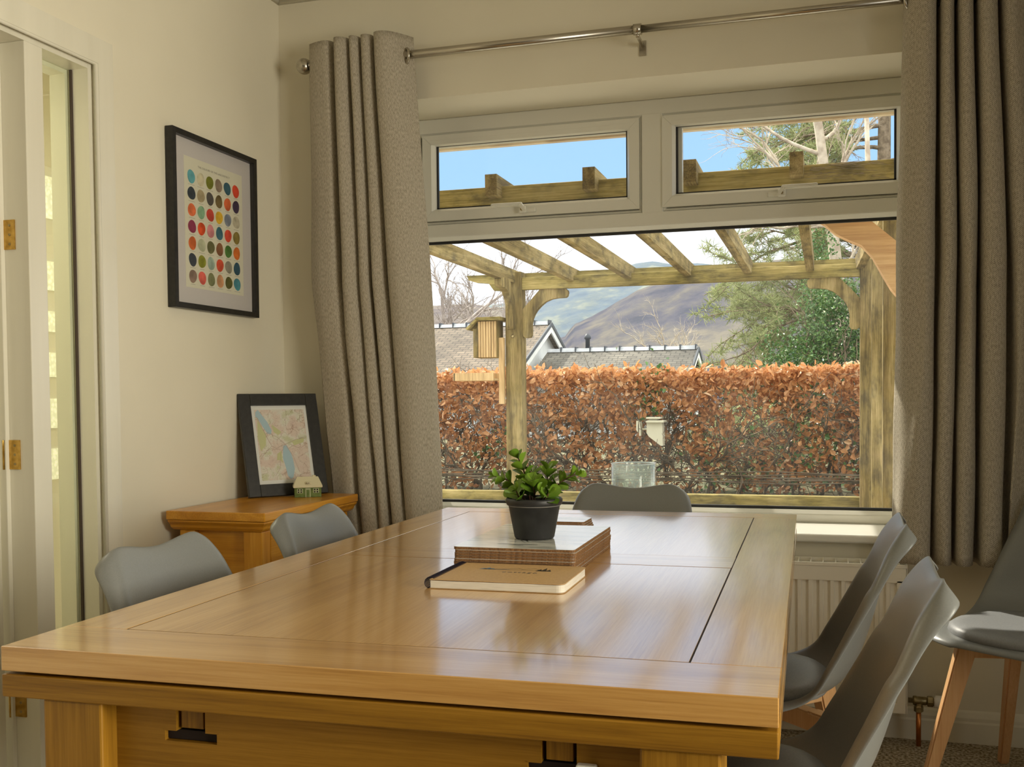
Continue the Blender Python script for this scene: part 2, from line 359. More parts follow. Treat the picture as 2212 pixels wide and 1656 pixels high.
m = MB(); m.box(XL - .12, XL - .001, 2.192, 2.256, 0, DZ - .018, .002); m.box(XL - .12, XL - .075, 2.178, 2.192, 0, DZ - .018, .002); m.build('door_post', gloss, door)
m = MB(); m.box(XL - .066, XL - .060, 2.257, DY1 - .019, .12, DZ - .019); m.build('door_side_glass', doorglass, door)
m = MB(); m.box(XL - .0595, XL - .052, DY1 - .0235, DY1 - .0185, .12, DZ - .019); m.build('jamb_gap_strip', mat('dark_strip', (.06, .04, .03), .7), door)  # dark strip stands in for the shaded gap between glass and jamb
m = MB(); m.box(XL - .09, XL - .035, 2.256, DY1 - .018, 0, .12, .002); m.build('door_bottom_rail', gloss, door)
leaf = empty('door_2', (0, 0, 0), kind='structure')
m = MB(); LX = XL - .082
m.box(LX - .78, LX, 2.125, 2.163, .01, DZ - .03, .002); m.box(LX - .68, LX - .1, 2.120, 2.126, 1.1, 1.85, .004); m.box(LX - .68, LX - .1, 2.120, 2.126, .2, .98, .004)
m.build('door_leaf', gloss, leaf)
for z in (1.52, .955, .31):
    h = MB(); h.box(XL - .078, XL - .042, 2.188, 2.1925, z - .038, z + .038, .0006)
    h.box(LX - .045, LX - .004, 2.1195, 2.1245, z - .038, z + .038, .0006)
    h.tube([(XL - .083, 2.182, z - .038), (XL - .083, 2.182, z + .038)], .0055, 12)
    o = h.build('door_hinge', brass, leaf)
    s_ = MB()
    for k in (-1, 0, 1):
        s_.lathe([(.0035, 0), (.0035, .001)], 0, 0, 10)
        bmesh.ops.transform(s_.bm, matrix=Matrix.Translation((XL - .057, 2.188, z + k * .024)) @ Matrix.Rotation(R(90), 4, 'X'), verts=s_.bm.verts[-20:])
    s_.build('hinge_screw', brassd, o)
# hall door with a column of obscured lights that glow by emission, no daylight behind
hd = empty('door_3', (0, 0, 0), kind='structure')
m = MB(); m.box(HX, HX + .03, 3.30, 3.97, 0, 2.12, .003); m.build('door_leaf', gloss, hd)
lit = mat('obscured_glowing_glass', nodes=lambda nt, b: None, rough=.2)
def litn(nt, b):
    v = coords(nt, (1, 1, 1)); n = N(nt, 'ShaderNodeTexVoronoi', i_Scale=55.); nt.links.new(v, n.inputs['Vector'])
    r = ramp(nt, [(.05, (.95, .93, .74)), (.6, (.70, .69, .50))]); nt.links.new(n.outputs[0], r.inputs[0])
    nt.links.new(r.outputs[0], b.inputs['Base Color']); nt.links.new(r.outputs[0], b.inputs['Emission Color']); b.inputs['Emission Strength'].default_value = .5
    bump(nt, b, n.outputs[0], .5, .004)
litn(lit.node_tree, lit.node_tree.nodes['Principled BSDF'])
for a, b in ((1.892, 2.075), (1.579, 1.706), (1.398, 1.488), (1.20, 1.307), (.976, 1.105), (.75, .886)):
    m = MB(); m.box(HX + .028, HX + .034, 3.70, 3.895, a, b); m.build('obscured_light', lit, hd)

# ------------------------------------------------------------------ main window
win = empty('window_1', (0, 0, 0), kind='structure')
FY0, FY1 = 3.742, 3.812
def frame_rect(m, x0, x1, z0, z1, t, y0, y1, bev=.004, sides='lrtb'):
    """mitred rectangular profile built from four prisms with a chamfered inner lip"""
    def side(a, b, c, d): m.prism([(a[0], y0, a[1]), (b[0], y0, b[1]), (c[0], y0, c[1]), (d[0], y0, d[1])], (0, y1 - y0, 0))
    e = .0004
    side((x0, z0), (x0 + t, z0 + t + e), (x0 + t, z1 - t - e), (x0, z1)); side((x1, z0), (x1, z1), (x1 - t, z1 - t - e), (x1 - t, z0 + t + e))
    side((x0 + e, z1), (x0 + t + e, z1 - t), (x1 - t - e, z1 - t), (x1 - e, z1)); side((x0 + e, z0), (x1 - e, z0), (x1 - t - e, z0 + t), (x0 + t + e, z0 + t))
GX0, GX1, GZ0, GZ1 = -1.503, .279, .689, 1.694
m = MB()
m.box(WX0, GX0 - .012, FY0, FY1, .645, WZ1, .005); m.box(GX1 + .012, WX1, FY0, FY1, .645, WZ1, .005)
m.box(GX0 - .02, GX1 + .02, FY0, FY1, 2.102, WZ1, .005); m.box(GX0 - .02, GX1 + .02, FY0, FY1, .645, GZ0 - .012, .005)
m.box(GX0 - .02, GX1 + .02, FY0 - .001, FY1, GZ1 + .012, 1.757, .005); m.box(-.648, -.569, FY0 - .001, FY1, 1.75, 2.11, .005)
for xa, xb in ((GX0 - .03, -.64), (-.577, GX1 + .03)):
    ya = FY0 + .045; m.box(xa, xb, ya, FY1 + .004, 1.74, 1.808); m.box(xa, xb, ya, FY1 + .004, 2.072, 2.12); m.box(xa, xa + .070, ya, FY1 + .004, 1.80, 2.08); m.box(xb - .055, xb, ya, FY1 + .004, 1.80, 2.08)
m.build('window_frame', upvc, win)
def wedge_rect(m, x0, x1, z0, z1, t, ya, yb):
    """sloping glazing bead: outer edge at ya, inner edge at yb"""
    o_ = [(x0, z0), (x1, z0), (x1, z1), (x0, z1)]; i_ = [(x0 + t, z0 + t), (x1 - t, z0 + t), (x1 - t, z1 - t), (x0 + t, z1 - t)]
    for k in range(4):
        a, b = o_[k], o_[(k + 1) % 4]; c, d = i_[(k + 1) % 4], i_[k]
        m.poly([(a[0], ya, a[1]), (b[0], ya, b[1]), (c[0], yb, c[1]), (d[0], yb, d[1])])
        m.poly([(c[0], yb, c[1]), (d[0], yb, d[1]), (d[0], FY1 - .02, d[1]), (c[0], FY1 - .02, c[1])])
m = MB(); wedge_rect(m, GX0 - .013, GX1 + .013, GZ0 - .013, GZ1 + .013, .013, FY0 + .001, FY0 + .014)
wedge_rect(m, GX0 - .013, -.648, 1.757, 2.102, .010, FY0, FY0 + .010); wedge_rect(m, -.569, GX1 + .013, 1.757, 2.102, .010, FY0, FY0 + .010)
m.build('glazing_bead', upvc, win)
def gasket(x0, x1, z0, z1, t=.008):
    m = MB(); y0, y1 = FY0 + .024, FY0 + .034
    m.box(x0, x1, y0, y1, z0, z0 + t); m.box(x0, x1, y0, y1, z1 - t, z1); m.box(x0, x0 + t, y0, y1, z0, z1); m.box(x1 - t, x1, y0, y1, z0, z1)
    m.build('gasket', black, win)
gasket(GX0, GX1, GZ0, GZ1, .010)
m = MB(); m.box(GX0 + .004, GX1 - .004, FY0 + .038, FY0 + .042, GZ0 + .004, GZ1 - .004); m.build('window_pane', pane, win)
for (x0, x1, flip) in ((-1.447, -.701, 1), (-.526, .221, -1)):
    sx0, sx1 = (x0 - .046, x1 + .046)
    m = MB(); frame_rect(m, sx0, sx1, 1.769, 2.094, .036, FY0 - .008, FY1 - .01)
    wedge_rect(m, x0 - .011, x1 + .011, 1.805, 2.0755, .011, FY0 - .0085, FY0 + .010)
    sash = m.build('window_sash', upvc, win)
    gasket(x0, x1, 1.816, 2.0645, .007)
    m = MB(); m.box(x0 + .003, x1 - .003, FY0 + .038, FY0 + .042, 1.819, 2.061); m.build('window_pane', pane, win)
    cx = -1.09 if flip == 1 else -.155
    m = MB(); yb = FY0 - .008; zc = 1.789
    m.box(cx - .03 + flip * .018, cx + .03 + flip * .018, yb - .010, yb + .001, zc - .009, zc + .007, .003)
    m.box(cx - .013, cx + .013, yb - .026, yb - .009, zc - .012, zc + .012, .004)
    m.prism([(cx + flip * .016, yb - .030, zc - .006), (cx + flip * .004, yb - .030, zc - .008), (cx - flip * .012, yb - .030, zc + .018), (cx - flip * .002, yb - .030, zc + .026)][::flip], (0, .014, 0))
    m.box(min(cx, cx - flip * .12), max(cx, cx - flip * .12), yb - .032, yb - .018, zc + .015, zc + .026, .004)
    h = m.build('window_handle', upvc, win)
    m = MB(); m.lathe([(.0055, 0), (.0055, .002)], 0, 0, 14)
    bmesh.ops.transform(m.bm, matrix=Matrix.Translation((cx, yb - .0262, zc)) @ Matrix.Rotation(R(90), 4, 'X'), verts=m.bm.verts)
    m.build('handle_lock', brassd, h)
m = MB(); m.box(WX0 - .03, WX1 + .03, 3.444, FY0, .617, .645, .010, 4); m.build('window_sill', sill_m, win)
m = MB(); m.box(WX0, WX1, FY1, YO + .03, .60, .640, .003); m.build('outer_sill', sill_m, win)
# timber eaves above the window outside
m = MB(); m.box(-1.95, 2.2, YO, 4.10, 2.135, 2.16, .002); m.box(-1.95, 2.2, 4.10, 4.125, 2.125, 2.28, .002); struct(m.build('trim_3', mat('pale_soffit', nodes=speckle((.62, .50, .36), (.80, .70, .54), 5, .05, .002, 4., .4, .6, (1, 1, 1)), rough=.6)))
m = MB(); m.box(-3.5, 2.5, -2.3, 4.15, 2.74, 2.80); struct(m.build('roof', mat('roof_cover', (.2, .17, .15), .8)))

# ------------------------------------------------------------------ dining table
table = empty('dining_table', (0, 1, 0), .0179, 'long golden oak dining table with framed panel top, centre of the room', 'table')
TX0, TX1, TY0, TY1, TZ = -1.0575, -.0485, .1373, 1.9167, .765    # in the table's own frame
m = MB(); th_ = .033
fr = .10; g = .0017
P = lambda x0, x1, y0, y1, z1=TZ, z0=TZ - th_, b=.0003: MB().box(x0, x1, y0, y1, z0, z1, b)
P(TX0, TX1, TY0, TY0 + .128, b=.0012).build('end_rail', oak_x, table)
P(TX0, TX1, TY1 - .095, TY1, b=.0012).build('end_rail', oak_x, table)
P(TX0, TX0 + fr, TY0 + .128 + .0003, TY1 - .095 - .0003, b=.0006).build('side_rail', oak_y, table)
P(TX1 - .108, TX1, TY0 + .128 + .0003, TY1 - .095 - .0003, b=.0006).build('side_rail', oak_y, table)
P(TX0 + fr + g, TX1 - .108 - g, .985, 1.112).build('cross_rail', oak_x, table)
P(TX0 + fr + g * 1.5, TX1 - .108 - g * 1.5, TY0 + .128 + g * 1.5, .985 - g * 1.5, TZ - .0003).build('top_panel', oak_y2, table)
P(TX0 + fr + g * 1.5, TX1 - .108 - g * 1.5, 1.112 + g * 1.5, TY1 - .095 - g * 1.5, TZ - .0003).build('top_panel', oak_y3, table)
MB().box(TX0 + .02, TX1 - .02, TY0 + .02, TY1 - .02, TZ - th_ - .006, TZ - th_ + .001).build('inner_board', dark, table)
MB().box(TX0 + fr - .004, TX1 - .104, TY0 + .124, TY1 - .091, TZ - .02, TZ - .0006).build('panel_seam', dark, table)
m = MB(); zt = .7275; zb = .697; lw = .075
m.box(TX0, TX1, TY0, TY0 + lw, zb, zt, .002); m.build('lower_frame', oak_shade_x, table)
m = MB(); m.box(TX0, TX1, TY1 - lw, TY1, zb, zt, .002); m.build('lower_frame', oak_shade_x, table)
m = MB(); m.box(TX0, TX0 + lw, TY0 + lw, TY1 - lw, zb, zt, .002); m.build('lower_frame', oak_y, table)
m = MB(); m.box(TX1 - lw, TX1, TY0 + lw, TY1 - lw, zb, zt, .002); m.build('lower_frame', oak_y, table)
MB().box(TX0 + lw, TX1 - lw, TY0 + lw, TY1 - lw, zt - .012, zt - .001).build('inner_board', oak_shade_x, table)
LXs = ((TX0 + .062, TX0 + .062 + .09), (TX1 - .062 - .09, TX1 - .062))
for y0 in (TY0 + .004, TY1 - .004 - .09):
    for a, b in LXs: MB().box(a, b, y0, y0 + .09, 0, zb, .003).build('leg', oak_shade_z, table)
# aprons: the near one is cut for the two extension slides
ay0, ay1 = TY0 + .035, TY0 + .057
def apron_x(y0, y1, cut):
    m = MB(); xa, xb = LXs[0][1], LXs[1][0]; z0 = .585
    if not cut: m.box(xa, xb, y0, y1, z0, zb); return m
    cuts = [(-.815, -.772), (-.322, -.279)]; xs = [xa]
    for c0, c1 in cuts: xs += [c0, c1]
    xs.append(xb); zc = .663; wing = .020
    edges = []
    for i in range(0, len(xs), 2): m.box(xs[i] + (wing if i else 0), xs[i + 1] - (wing if i + 2 < len(xs) else 0), y0, y1, z0, zb) 
    for c0, c1 in cuts:
        m.box(c0 - wing, c1 + wing, y0, y1, z0, .645)
        m.box(c0 - wing, c0, y0, y1, .6585, zb); m.box(c1, c1 + wing, y0, y1, .6585, zb)
        m.box(c0 - wing, c0 - wing + .003, y0 , y1, .645, .66); m.box(c1 + wing - .003, c1 + wing, y0, y1, .645, .66)
    return m
apron_x(ay0, ay1, True).build('apron', wood('oak_apron_shaded', 0, OAK_SHADED, .45, .35, 0, 4., 6.), table)
apron_x(TY1 - .057, TY1 - .035, False).build('apron', oak_shade_x, table)
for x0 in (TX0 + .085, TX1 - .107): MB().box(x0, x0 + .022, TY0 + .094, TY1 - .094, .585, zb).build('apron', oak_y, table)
MB().box(TX0 + .16, TX1 - .16, ay1 + .001, ay1 + .01, .60, .69).build('inner_board', dark, table)  # black sheet behind the slots, painting the shade of the hollow
for c in (-.7935, -.3005): MB().box(c - .0405, c + .0405, ay0 + .007, ay0 + .011, .646, .6584).build('slot_shade_fill', dark, table)  # dark boxes stand in for shade inside the slot wings
for c in (-.7935, -.3005): MB().box(c - .0165, c + .0165, ay0 + .004, ay0 + .3, .662, zb - .0005, .001).build('slide_runner', oak_shade_z, table)
m = MB(); m.box(-.278, -.254, ay0 - .012, ay0 + .0, .651, .664, .002); m.box(-.274, -.258, ay0 - .016, ay0 - .011, .640, .656, .001)
m.build('table_catch', mat('white_metal', (.8, .8, .76), .4), table)

# ------------------------------------------------------------------ chairs
def lerp_tab(tab, t):
    for i in range(len(tab) - 1):
        if t <= tab[i + 1][0] or i == len(tab) - 2:
            p0, p1, p2, p3 = tab[max(i - 1, 0)], tab[i], tab[i + 1], tab[min(i + 2, len(tab) - 1)]; h = p2[0] - p1[0]; k = (t - p1[0]) / h; out = []
            for q in range(1, len(p1)):
                m1 = (p2[q] - p0[q]) / max(p2[0] - p0[0], 1e-6) * h; m2 = (p3[q] - p1[q]) / max(p3[0] - p1[0], 1e-6) * h
                out.append((2 * k ** 3 - 3 * k * k + 1) * p1[q] + (k ** 3 - 2 * k * k + k) * m1 + (3 * k * k - 2 * k ** 3) * p2[q] + (k ** 3 - k * k) * m2)
            return out
# arc parameter: centre y (front positive), centre z, half width, side lift/forward, edge roll
PROF = [  # t,   y,     z,    hw,   fwd,  roll
    (0.00, .232, .428, .110, .000, .008), (0.04, .226, .438, .160, .002, .010), (0.10, .195, .444, .198, .006, .012), (0.18, .140, .444, .220, .012, .012),
    (0.28, .060, .438, .232, .018, .012), (0.38, -.030, .434, .236, .026, .012), (0.46, -.105, .440, .236, .044, .010), (0.53, -.160, .466, .232, .062, .012),
    (0.60, -.197, .515, .226, .068, .014), (0.68, -.222, .582, .214, .060, .017), (0.76, -.241, .650, .202, .046, .021), (0.84, -.257, .715, .189, .030, .023),
    (0.90, -.269, .764, .180, .019, .027), (0.945, -.281, .791, .172, .011, .031), (0.975, -.290, .804, .161, .008, .031), (1.00, -.298, .811, .143, .006, .029)]
def shell_mesh():
    NU, NV = 28, 44; vs = []; fs = []
    for j in range(NV + 1):
        t = j / NV; y, z, hw, fw, rl = lerp_tab(PROF, t)
        a = lerp_tab(PROF, min(1, t + .03)); b = lerp_tab(PROF, max(0, t - .03)); ty, tz = a[0] - b[0], a[1] - b[1]; ln = math.hypot(ty, tz); ny, nz_ = tz / ln, -ty / ln   # normal towards the sitter
        if nz_ < 0 and t < .4: ny, nz_ = -ny, -nz_
        for i in range(NU + 1):
            u = -1 + 2 * i / NU; au = abs(u)
            x = hw * (u / .82 * .90 if au < .82 else math.copysign(.90 + .10 * math.sin((au - .82) / .18 * PI / 2), u))
            f = fw * (min(au, .82) / .82) ** 2
            if au > .78: f -= rl * ((au - .78) / .22) ** 1.5
            top = 0
            if t > .85: top = .014 * ((t - .85) / .15) ** 1.3 * (1 - math.cos(min(au, .78) / .78 * PI)) / 2 - (.028 * ((t - .85) / .15) * ((au - .72) / .28) ** 2 if au > .72 else 0)
            vs.append((x, y + abs(ny) * f if t > .1 else y, z + (max(nz_, 0) * f if t < .8 else 0) + top - (0.010 * (1 - min(1, (t - .9) / .1 if t > .9 else 0)) * 0)))
    for j in range(NV):
        for i in range(NU):
            a = j * (NU + 1) + i; fs.append((a, a + 1, a + NU + 2, a + NU + 1))
    return vs, fs
def make_chair():
    e = empty('dining_chair', (0, 0, 0))
    vs, fs = shell_mesh(); o = raw('shell', vs, fs, shellm, e, smooth=True)
    s_ = o.modifiers.new('thickness', 'SOLIDIFY'); s_.thickness = .0045; s_.offset = 0; s_.use_rim = True
    b_ = o.modifiers.new('smooth', 'SUBSURF'); b_.levels = 1; b_.render_levels = 1
    # seat pad
    vs = []; fs = []; n = 40; rows = [(.0, 1.0, .447), (.5, .0, .0)]
    prof = [(.93, .446), (1.0, .452), (1.015, .461), (1.0, .470), (.95, .477), (.80, .480), (.5, .476), (.0, .474)]
    for r_, z in prof:
        for k in range(n):
            a = 2 * PI * k / n; ca, sa = math.cos(a), math.sin(a); q = (abs(ca) ** 2.7 + abs(sa) ** 2.7) ** (-1 / 2.7)
            wx = .192 if sa > 0 else .185
            vs.append((ca * q * r_ * wx, .035 + sa * q * r_ * .175, z + (.010 * max(0, sa * r_) ** 2 * -1)))
    for j in range(len(prof) - 1):
        for k in range(n): fs.append((j * n + k, j * n + (k + 1) % n, (j + 1) * n + (k + 1) % n, (j + 1) * n + k))
    raw('seat_cushion', vs, fs, cushm, e, smooth=True)
    for a_, b_ in ((1, 1), (1, -1), (-1, 1), (-1, -1)):
        top = Vector((a_ * .125, b_ * .125, .425)); ft = Vector((a_ * .205, b_ * .205, 0))
        m = MB(); d = (Vector((a_, b_, 0))).normalized(); s1 = d.cross(Vector((0, 0, 1)))
        def ring(c, wd, ws): return [c + d * wd + s1 * ws, c - d * wd + s1 * ws, c - d * wd - s1 * ws, c + d * wd - s1 * ws]
        A, B = ring(top, .026, .018), ring(ft, .015, .013); bv = [m.bm.verts.new(p) for p in A + B]
        for f in ((0, 1, 2, 3), (7, 6, 5, 4), (0, 4, 5, 1), (1, 5, 6, 2), (2, 6, 7, 3), (3, 7, 4, 0)): m.bm.faces.new([bv[i] for i in f])
        bmesh.ops.bevel(m.bm, geom=m.bm.edges[:], offset=.004, segments=2, affect='EDGES')
        m.build('leg', beech, e)
    m = MB()
    for s1 in (1, -1):
        M = Matrix.Rotation(s1 * PI / 4, 4, 'Z'); m.box(-.165, .165, -.016, .016, .383, .424, .003, 2, M)
    m.build('cross_frame', beech, e)
    MB().box(-.05, .05, -.05, .05, .4245, .429).build('fixing_plate', black, e)
    return e
GRP = 'grey moulded chairs around the oak table'
proto = make_chair()
def put(ch, x, y, rz, label, group=None):
    ch.location = (x, y, 0); ch.rotation_euler = (0, 0, rz); tag(ch, label, 'chair', group); return ch
put(proto, -.950, 1.71, R(-90), 'grey moulded chair at the left side of the table, nearest the glazed door', GRP)
put(copy_tree(proto), -.935, 2.29, R(-90), 'grey moulded chair left of the table, in front of the small oak cabinet', GRP)
put(copy_tree(proto), -.575, 2.845, R(180), 'grey moulded chair at the far end of the table, below the glass vase', GRP)
put(copy_tree(proto), -.140, 2.365, R(90), 'grey moulded chair on the right side of the table, the one closer to the radiator', GRP)
put(copy_tree(proto), -.135, 1.70, R(90), 'grey moulded chair in the right foreground, tucked under the near end of the table', GRP)
put(copy_tree(proto), .535, 3.02, R(143), 'grey padded chair with beech legs standing alone by the wall under the right curtain', None)

# ------------------------------------------------------------------ things on the table
def rrect(cx, cy, hx, hy, r, z, n=6):
    pts = []
    for k, (sx_, sy_) in enumerate(((1, 1), (-1, 1), (-1, -1), (1, -1))):
        for i in range(n + 1):
            a = PI / 2 * (k + i / n); pts.append((cx + sx_ * (hx - r) + r * math.cos(a), cy + sy_ * (hy - r) + r * math.sin(a), z))
    return pts
def print_nodes(nt, b):
    v = coords(nt, (3, 14, 1)); n = N(nt, 'ShaderNodeTexNoise', i_Scale=2.2, i_Detail=6., i_Distortion=.4); nt.links.new(v, n.inputs['Vector'])
    r = ramp(nt, [(.35, (.42, .44, .42)), (.5, (.70, .72, .70)), (.7, (.80, .80, .76))]); nt.links.new(n.outputs[0], r.inputs[0]); nt.links.new(r.outputs[0], b.inputs['Base Color'])
matprint = mat('placemat_print', nodes=print_nodes, rough=.12, spec=.6)
inkm = mat('dark_ink', (.03, .035, .03), .4); inkblue = mat('blue_ink', (.10, .22, .36), .4)
def board(name, hx, hy, t):
    o = empty(name, (0, 0, 0))
    m = MB(); m.prism(rrect(0, 0, hx, hy, .008, 0), (0, 0, t - .0006)); m.build('backing_board', corkm, o)
    m = MB(); m.prism(rrect(0, 0, hx - .0006, hy - .0006, .008, t - .0006), (0, 0, .0005)); m.build('printed_face', matprint, o)
    return o
T = .00555; order = ['undermost', 'second from the bottom', 'third from the bottom', 'fourth from the bottom', 'fourth from the top', 'third from the top', 'second from the top', 'topmost']
pm = board('placemat', .118, .181, T); cx0, cy0 = -.5665, 2.022
for i in range(8):
    o = pm if i == 0 else copy_tree(pm)
    o.location = (cx0 + random.uniform(-.0018, .0018), cy0 + random.uniform(-.0018, .0018), TZ + .0002 + i * T); o.rotation_euler = (0, 0, .0179 + random.uniform(-.004, .004))
    tag(o, ['brown edged placemat, %s in the stack of eight under the potted plant' % order[i], 'glossy printed placemat on top of the stack, directly under the potted plant'][i == 7], 'placemat', 'placemats stacked under the plant')
    last = o
# small fell drawing on the top placemat
m = MB()
def stroke(pts, w_, z): 
    for (x0, y0), (x1, y1) in zip(pts, pts[1:]):
        d = Vector((x1 - x0, y1 - y0)); 
        if d.length < 1e-6: continue
        q = Vector((-d.y, d.x)).normalized() * w_ / 2
        m.poly([(x0 + q.x, y0 + q.y, z), (x0 - q.x, y0 - q.y, z), (x1 - q.x, y1 - q.y, z), (x1 + q.x, y1 + q.y, z)])
zz = T + .0002
stroke([(-.03, -.10), (-.018, -.085), (-.012, -.078), (.0, -.10), (.02, -.09), (.06, -.104)], .0016, zz); stroke([(-.012, -.078), (-.004, -.070), (.004, -.088)], .003, zz)
stroke([(-.045, -.13), (-.02, -.128), (-.005, -.136), (.012, -.126), (.035, -.130)], .003, zz); stroke([(-.02, -.140), (.01, -.142)], .002, zz)
for k in range(14): stroke([(-.035 + k * .006, -.066), (-.035 + k * .006 + .003, -.064)], .002, zz)
ink = m.build('ink_drawing', inkm, last)
cs = board('coaster', .050, .050, .0050); order = ['lowest', 'second from the bottom', 'second from the top', 'topmost']
for i in range(4):
    o = cs if i == 0 else copy_tree(cs)
    o.location = (-.624 + random.uniform(-.001, .001) + .002 * (3 - i), 2.512, TZ + .0002 + i * .0050); o.rotation_euler = (0, 0, .0179 + random.uniform(-.01, .01))
    tag(o, 'square coaster, %s of the four stacked behind the potted plant' % order[i], 'coaster', 'coasters stacked behind the plant')
# spiral notebook
nb = empty('spiral_notebook', (-.5385, 1.742, TZ + .0002), .0179, 'kraft covered spiral notebook lying on the table in front of the placemats', 'notebook')
def sheet_block(hx, y0, y1, z0, z1, wob=0., n=24, r=.012):
    """block with rounded right corners, edge gently waved"""
    out = [(-hx, y0), (-hx, y1)] + [(hx - r + r * math.sin(a), y1 - r + r * math.cos(a)) for a in [i / 5 * PI / 2 for i in range(6)]] + [(hx - r + r * math.cos(a), y0 + r - r * math.sin(a)) for a in [i / 5 * PI / 2 for i in range(6)]]
    front = [(hx - r + (-2 * hx + r) * (i / n), y0) for i in range(1, n)]
    pts = out + front; m = MB()
    wv = lambda x, y: wob * (math.sin(x * 26 + .6) * .5 + .3) * max(0, 1 - (y - y0) / .12)
    a = [m.bm.verts.new((x, y, z0)) for x, y in pts]; b = [m.bm.verts.new((x, y, z1 + wv(x, y))) for x, y in pts]; k = len(pts)
    m.bm.faces.new(a[::-1]); m.bm.faces.new(b)
    for i in range(k): m.bm.faces.new((a[i], a[(i + 1) % k], b[(i + 1) % k], b[i]))
    return m
sheet_block(.118, -.092, .092, 0, .0008).build('back_cover', cardm, nb)
sheet_block(.117, -.091, .091, .0011, .0136, .0008).build('pages', paper, nb)
sheet_block(.118, -.092, .092, .0148, .0158).build('front_cover', cardm, nb)
m = MB()
for k in range(34):
    y = -.086 + k * .172 / 33; pts = []
    for i in range(13):
        a = 2 * PI * i / 12; pts.append((-.119 + .0105 * math.cos(a), y + .0012 * math.sin(a), .0088 + .0105 * math.sin(a) * .92))
    m.tube(pts, .00075, 6, False)
m.build('spiral_binding', mat('black_wire', (.015, .012, .03), .3, metal=.6), nb)
m = MB(); zz = .01595                                                  # printed lake drawing
def tri(a, b, c): m.poly([(*a, zz), (*b, zz), (*c, zz)])
stroke([(-.060, .030), (-.045, .034), (-.02, .037), (.0, .050), (.012, .038), (.03, .052), (.044, .036)], .0012, zz); stroke([(-.05, .030), (.045, .030)], .0016, zz)
for x, h in ((.044, .022), (.052, .034), (.061, .020)): tri((x - .006, .026), (x + .006, .026), (x, .026 + h))
m.build('cover_drawing', inkm, nb)
m = MB()
for x, h in ((-.060, .012), (-.052, .020), (-.044, .012)): tri((x - .008, .028), (x + .008, .028), (x, .028 + h))
stroke([(-.052, .029), (-.01, .031)], .003, zz); m.build('cover_drawing', inkblue, nb)
def text(name, s, size, loc, rot, m_, parent, ext=.0001, align='LEFT', space=1.):
    c = bpy.data.curves.new(name, 'FONT'); c.body = s; c.size = size; c.extrude = ext; c.align_x = align; c.space_character = space; c.resolution_u = 3
    o = bpy.data.objects.new(name, c); C.objects.link(o); o.location = loc; o.rotation_euler = rot; c.materials.append(m_)
    me = bpy.data.meshes.new_from_object(o); bpy.data.objects.remove(o); o = bpy.data.objects.new(name, me); C.objects.link(o); o.location = loc; o.rotation_euler = rot; o.parent = parent
    if not me.materials: me.materials.append(m_)
    return o
text('cover_lettering', 'cottage', .019, (-.018, .001, .0160), (0, 0, 0), mat('grey_ink', (.17, .13, .09), .4), nb, space=1.15)

# potted plant
plant = empty('potted_plant', (-.563, 1.985, TZ + 8 * T + .0004), 0, 'small green succulent in a black clay pot standing on the placemats', 'plant')
m = MB(); m.lathe([(.0365, 0), (.0385, .0015), (.0400, .004), (.0515, .066), (.0545, .0675), (.0565, .072), (.0568, .078), (.0545, .0815), (.0515, .0812), (.0495, .074), (.047, .066)], 0, 0, 56); m.build('pot', potm, plant)
m = MB(); m.lathe([(.052, .0655), (.0528, .0664), (.0545, .0674)], 0, 0, 56); m.build('pot_rim_line', mat('dusty_line', (.22, .21, .2), .8), plant)
m = MB(); m.lathe([(.0, .0695), (.02, .071), (.040, .070), (.048, .068)][::-1], 0, 0, 32); m.build('soil', soil, plant)
lv, lf, lsh = [], [], []
def leaf_obov(base, d, nrm, ln, wd, cup=.12, sh=.5):
    d = d.normalized(); s1 = d.cross(nrm).normalized(); n_ = s1.cross(d).normalized(); k0 = len(lv)
    prof = [(0, .10), (.12, .30), (.3, .62), (.5, .90), (.68, 1.0), (.84, .88), (.95, .60), (1.0, .22)]
    for t, w_ in prof:
        for q in (-1, -.5, 0, .5, 1):
            p = base + d * (ln * t) + s1 * (q * w_ * wd / 2) + n_ * (cup * ln * (q * q * w_ * .5 - t * t * .6 + .25 * t)); lv.append(tuple(p))
    off = len(prof) * 5
    for t, w_ in prof:
        for q in (-1, -.5, 0, .5, 1):
            p = base + d * (ln * t) + s1 * (q * w_ * wd / 2) + n_ * (cup * ln * (q * q * w_ * .5 - t * t * .6 + .25 * t) - .0013 * (1 - q * q * .8)); lv.append(tuple(p))
    for i in range(len(prof) - 1):
        for j in range(4):
            a = k0 + i * 5 + j; lf.append((a, a + 1, a + 6, a + 5)); lsh.append(sh)
            b = a + off; lf.append((b, b + 5, b + 6, b + 1)); lsh.append(sh * .8)
branches = [  # points (x, depth, z) above the pot base, metres
    ([(-.008, 0, .07), (-.012, -.004, .10), (-.020, -.004, .135), (-.035, 0, .165)], 1.0),
    ([(-.015, .0, .07), (-.032, .004, .095), (-.058, .008, .115), (-.085, .006, .122)], .9),
    ([(.015, .0, .07), (.040, .006, .100), (.062, .004, .118), (.090, .0, .130)], .9),
    ([(.004, -.010, .07), (.008, -.026, .095), (.006, -.034, .118)], 1.15),
    ([(.010, .006, .07), (.022, .012, .10), (.026, .012, .135)], 1.1),
    ([(-.006, .012, .07), (-.014, .020, .10), (-.010, .022, .130)], 1.05),
    ([(.018, -.014, .07), (.032, -.026, .086), (.040, -.034, .094)], 1.1),
    ([(-.014, -.016, .07), (-.024, -.030, .086), (-.026, -.038, .098)], 1.15),
    ([(-.022, .006, .068), (-.036, .002, .080), (-.044, -.004, .082)], .9)]
m = MB(); rnd = random.Random(11)
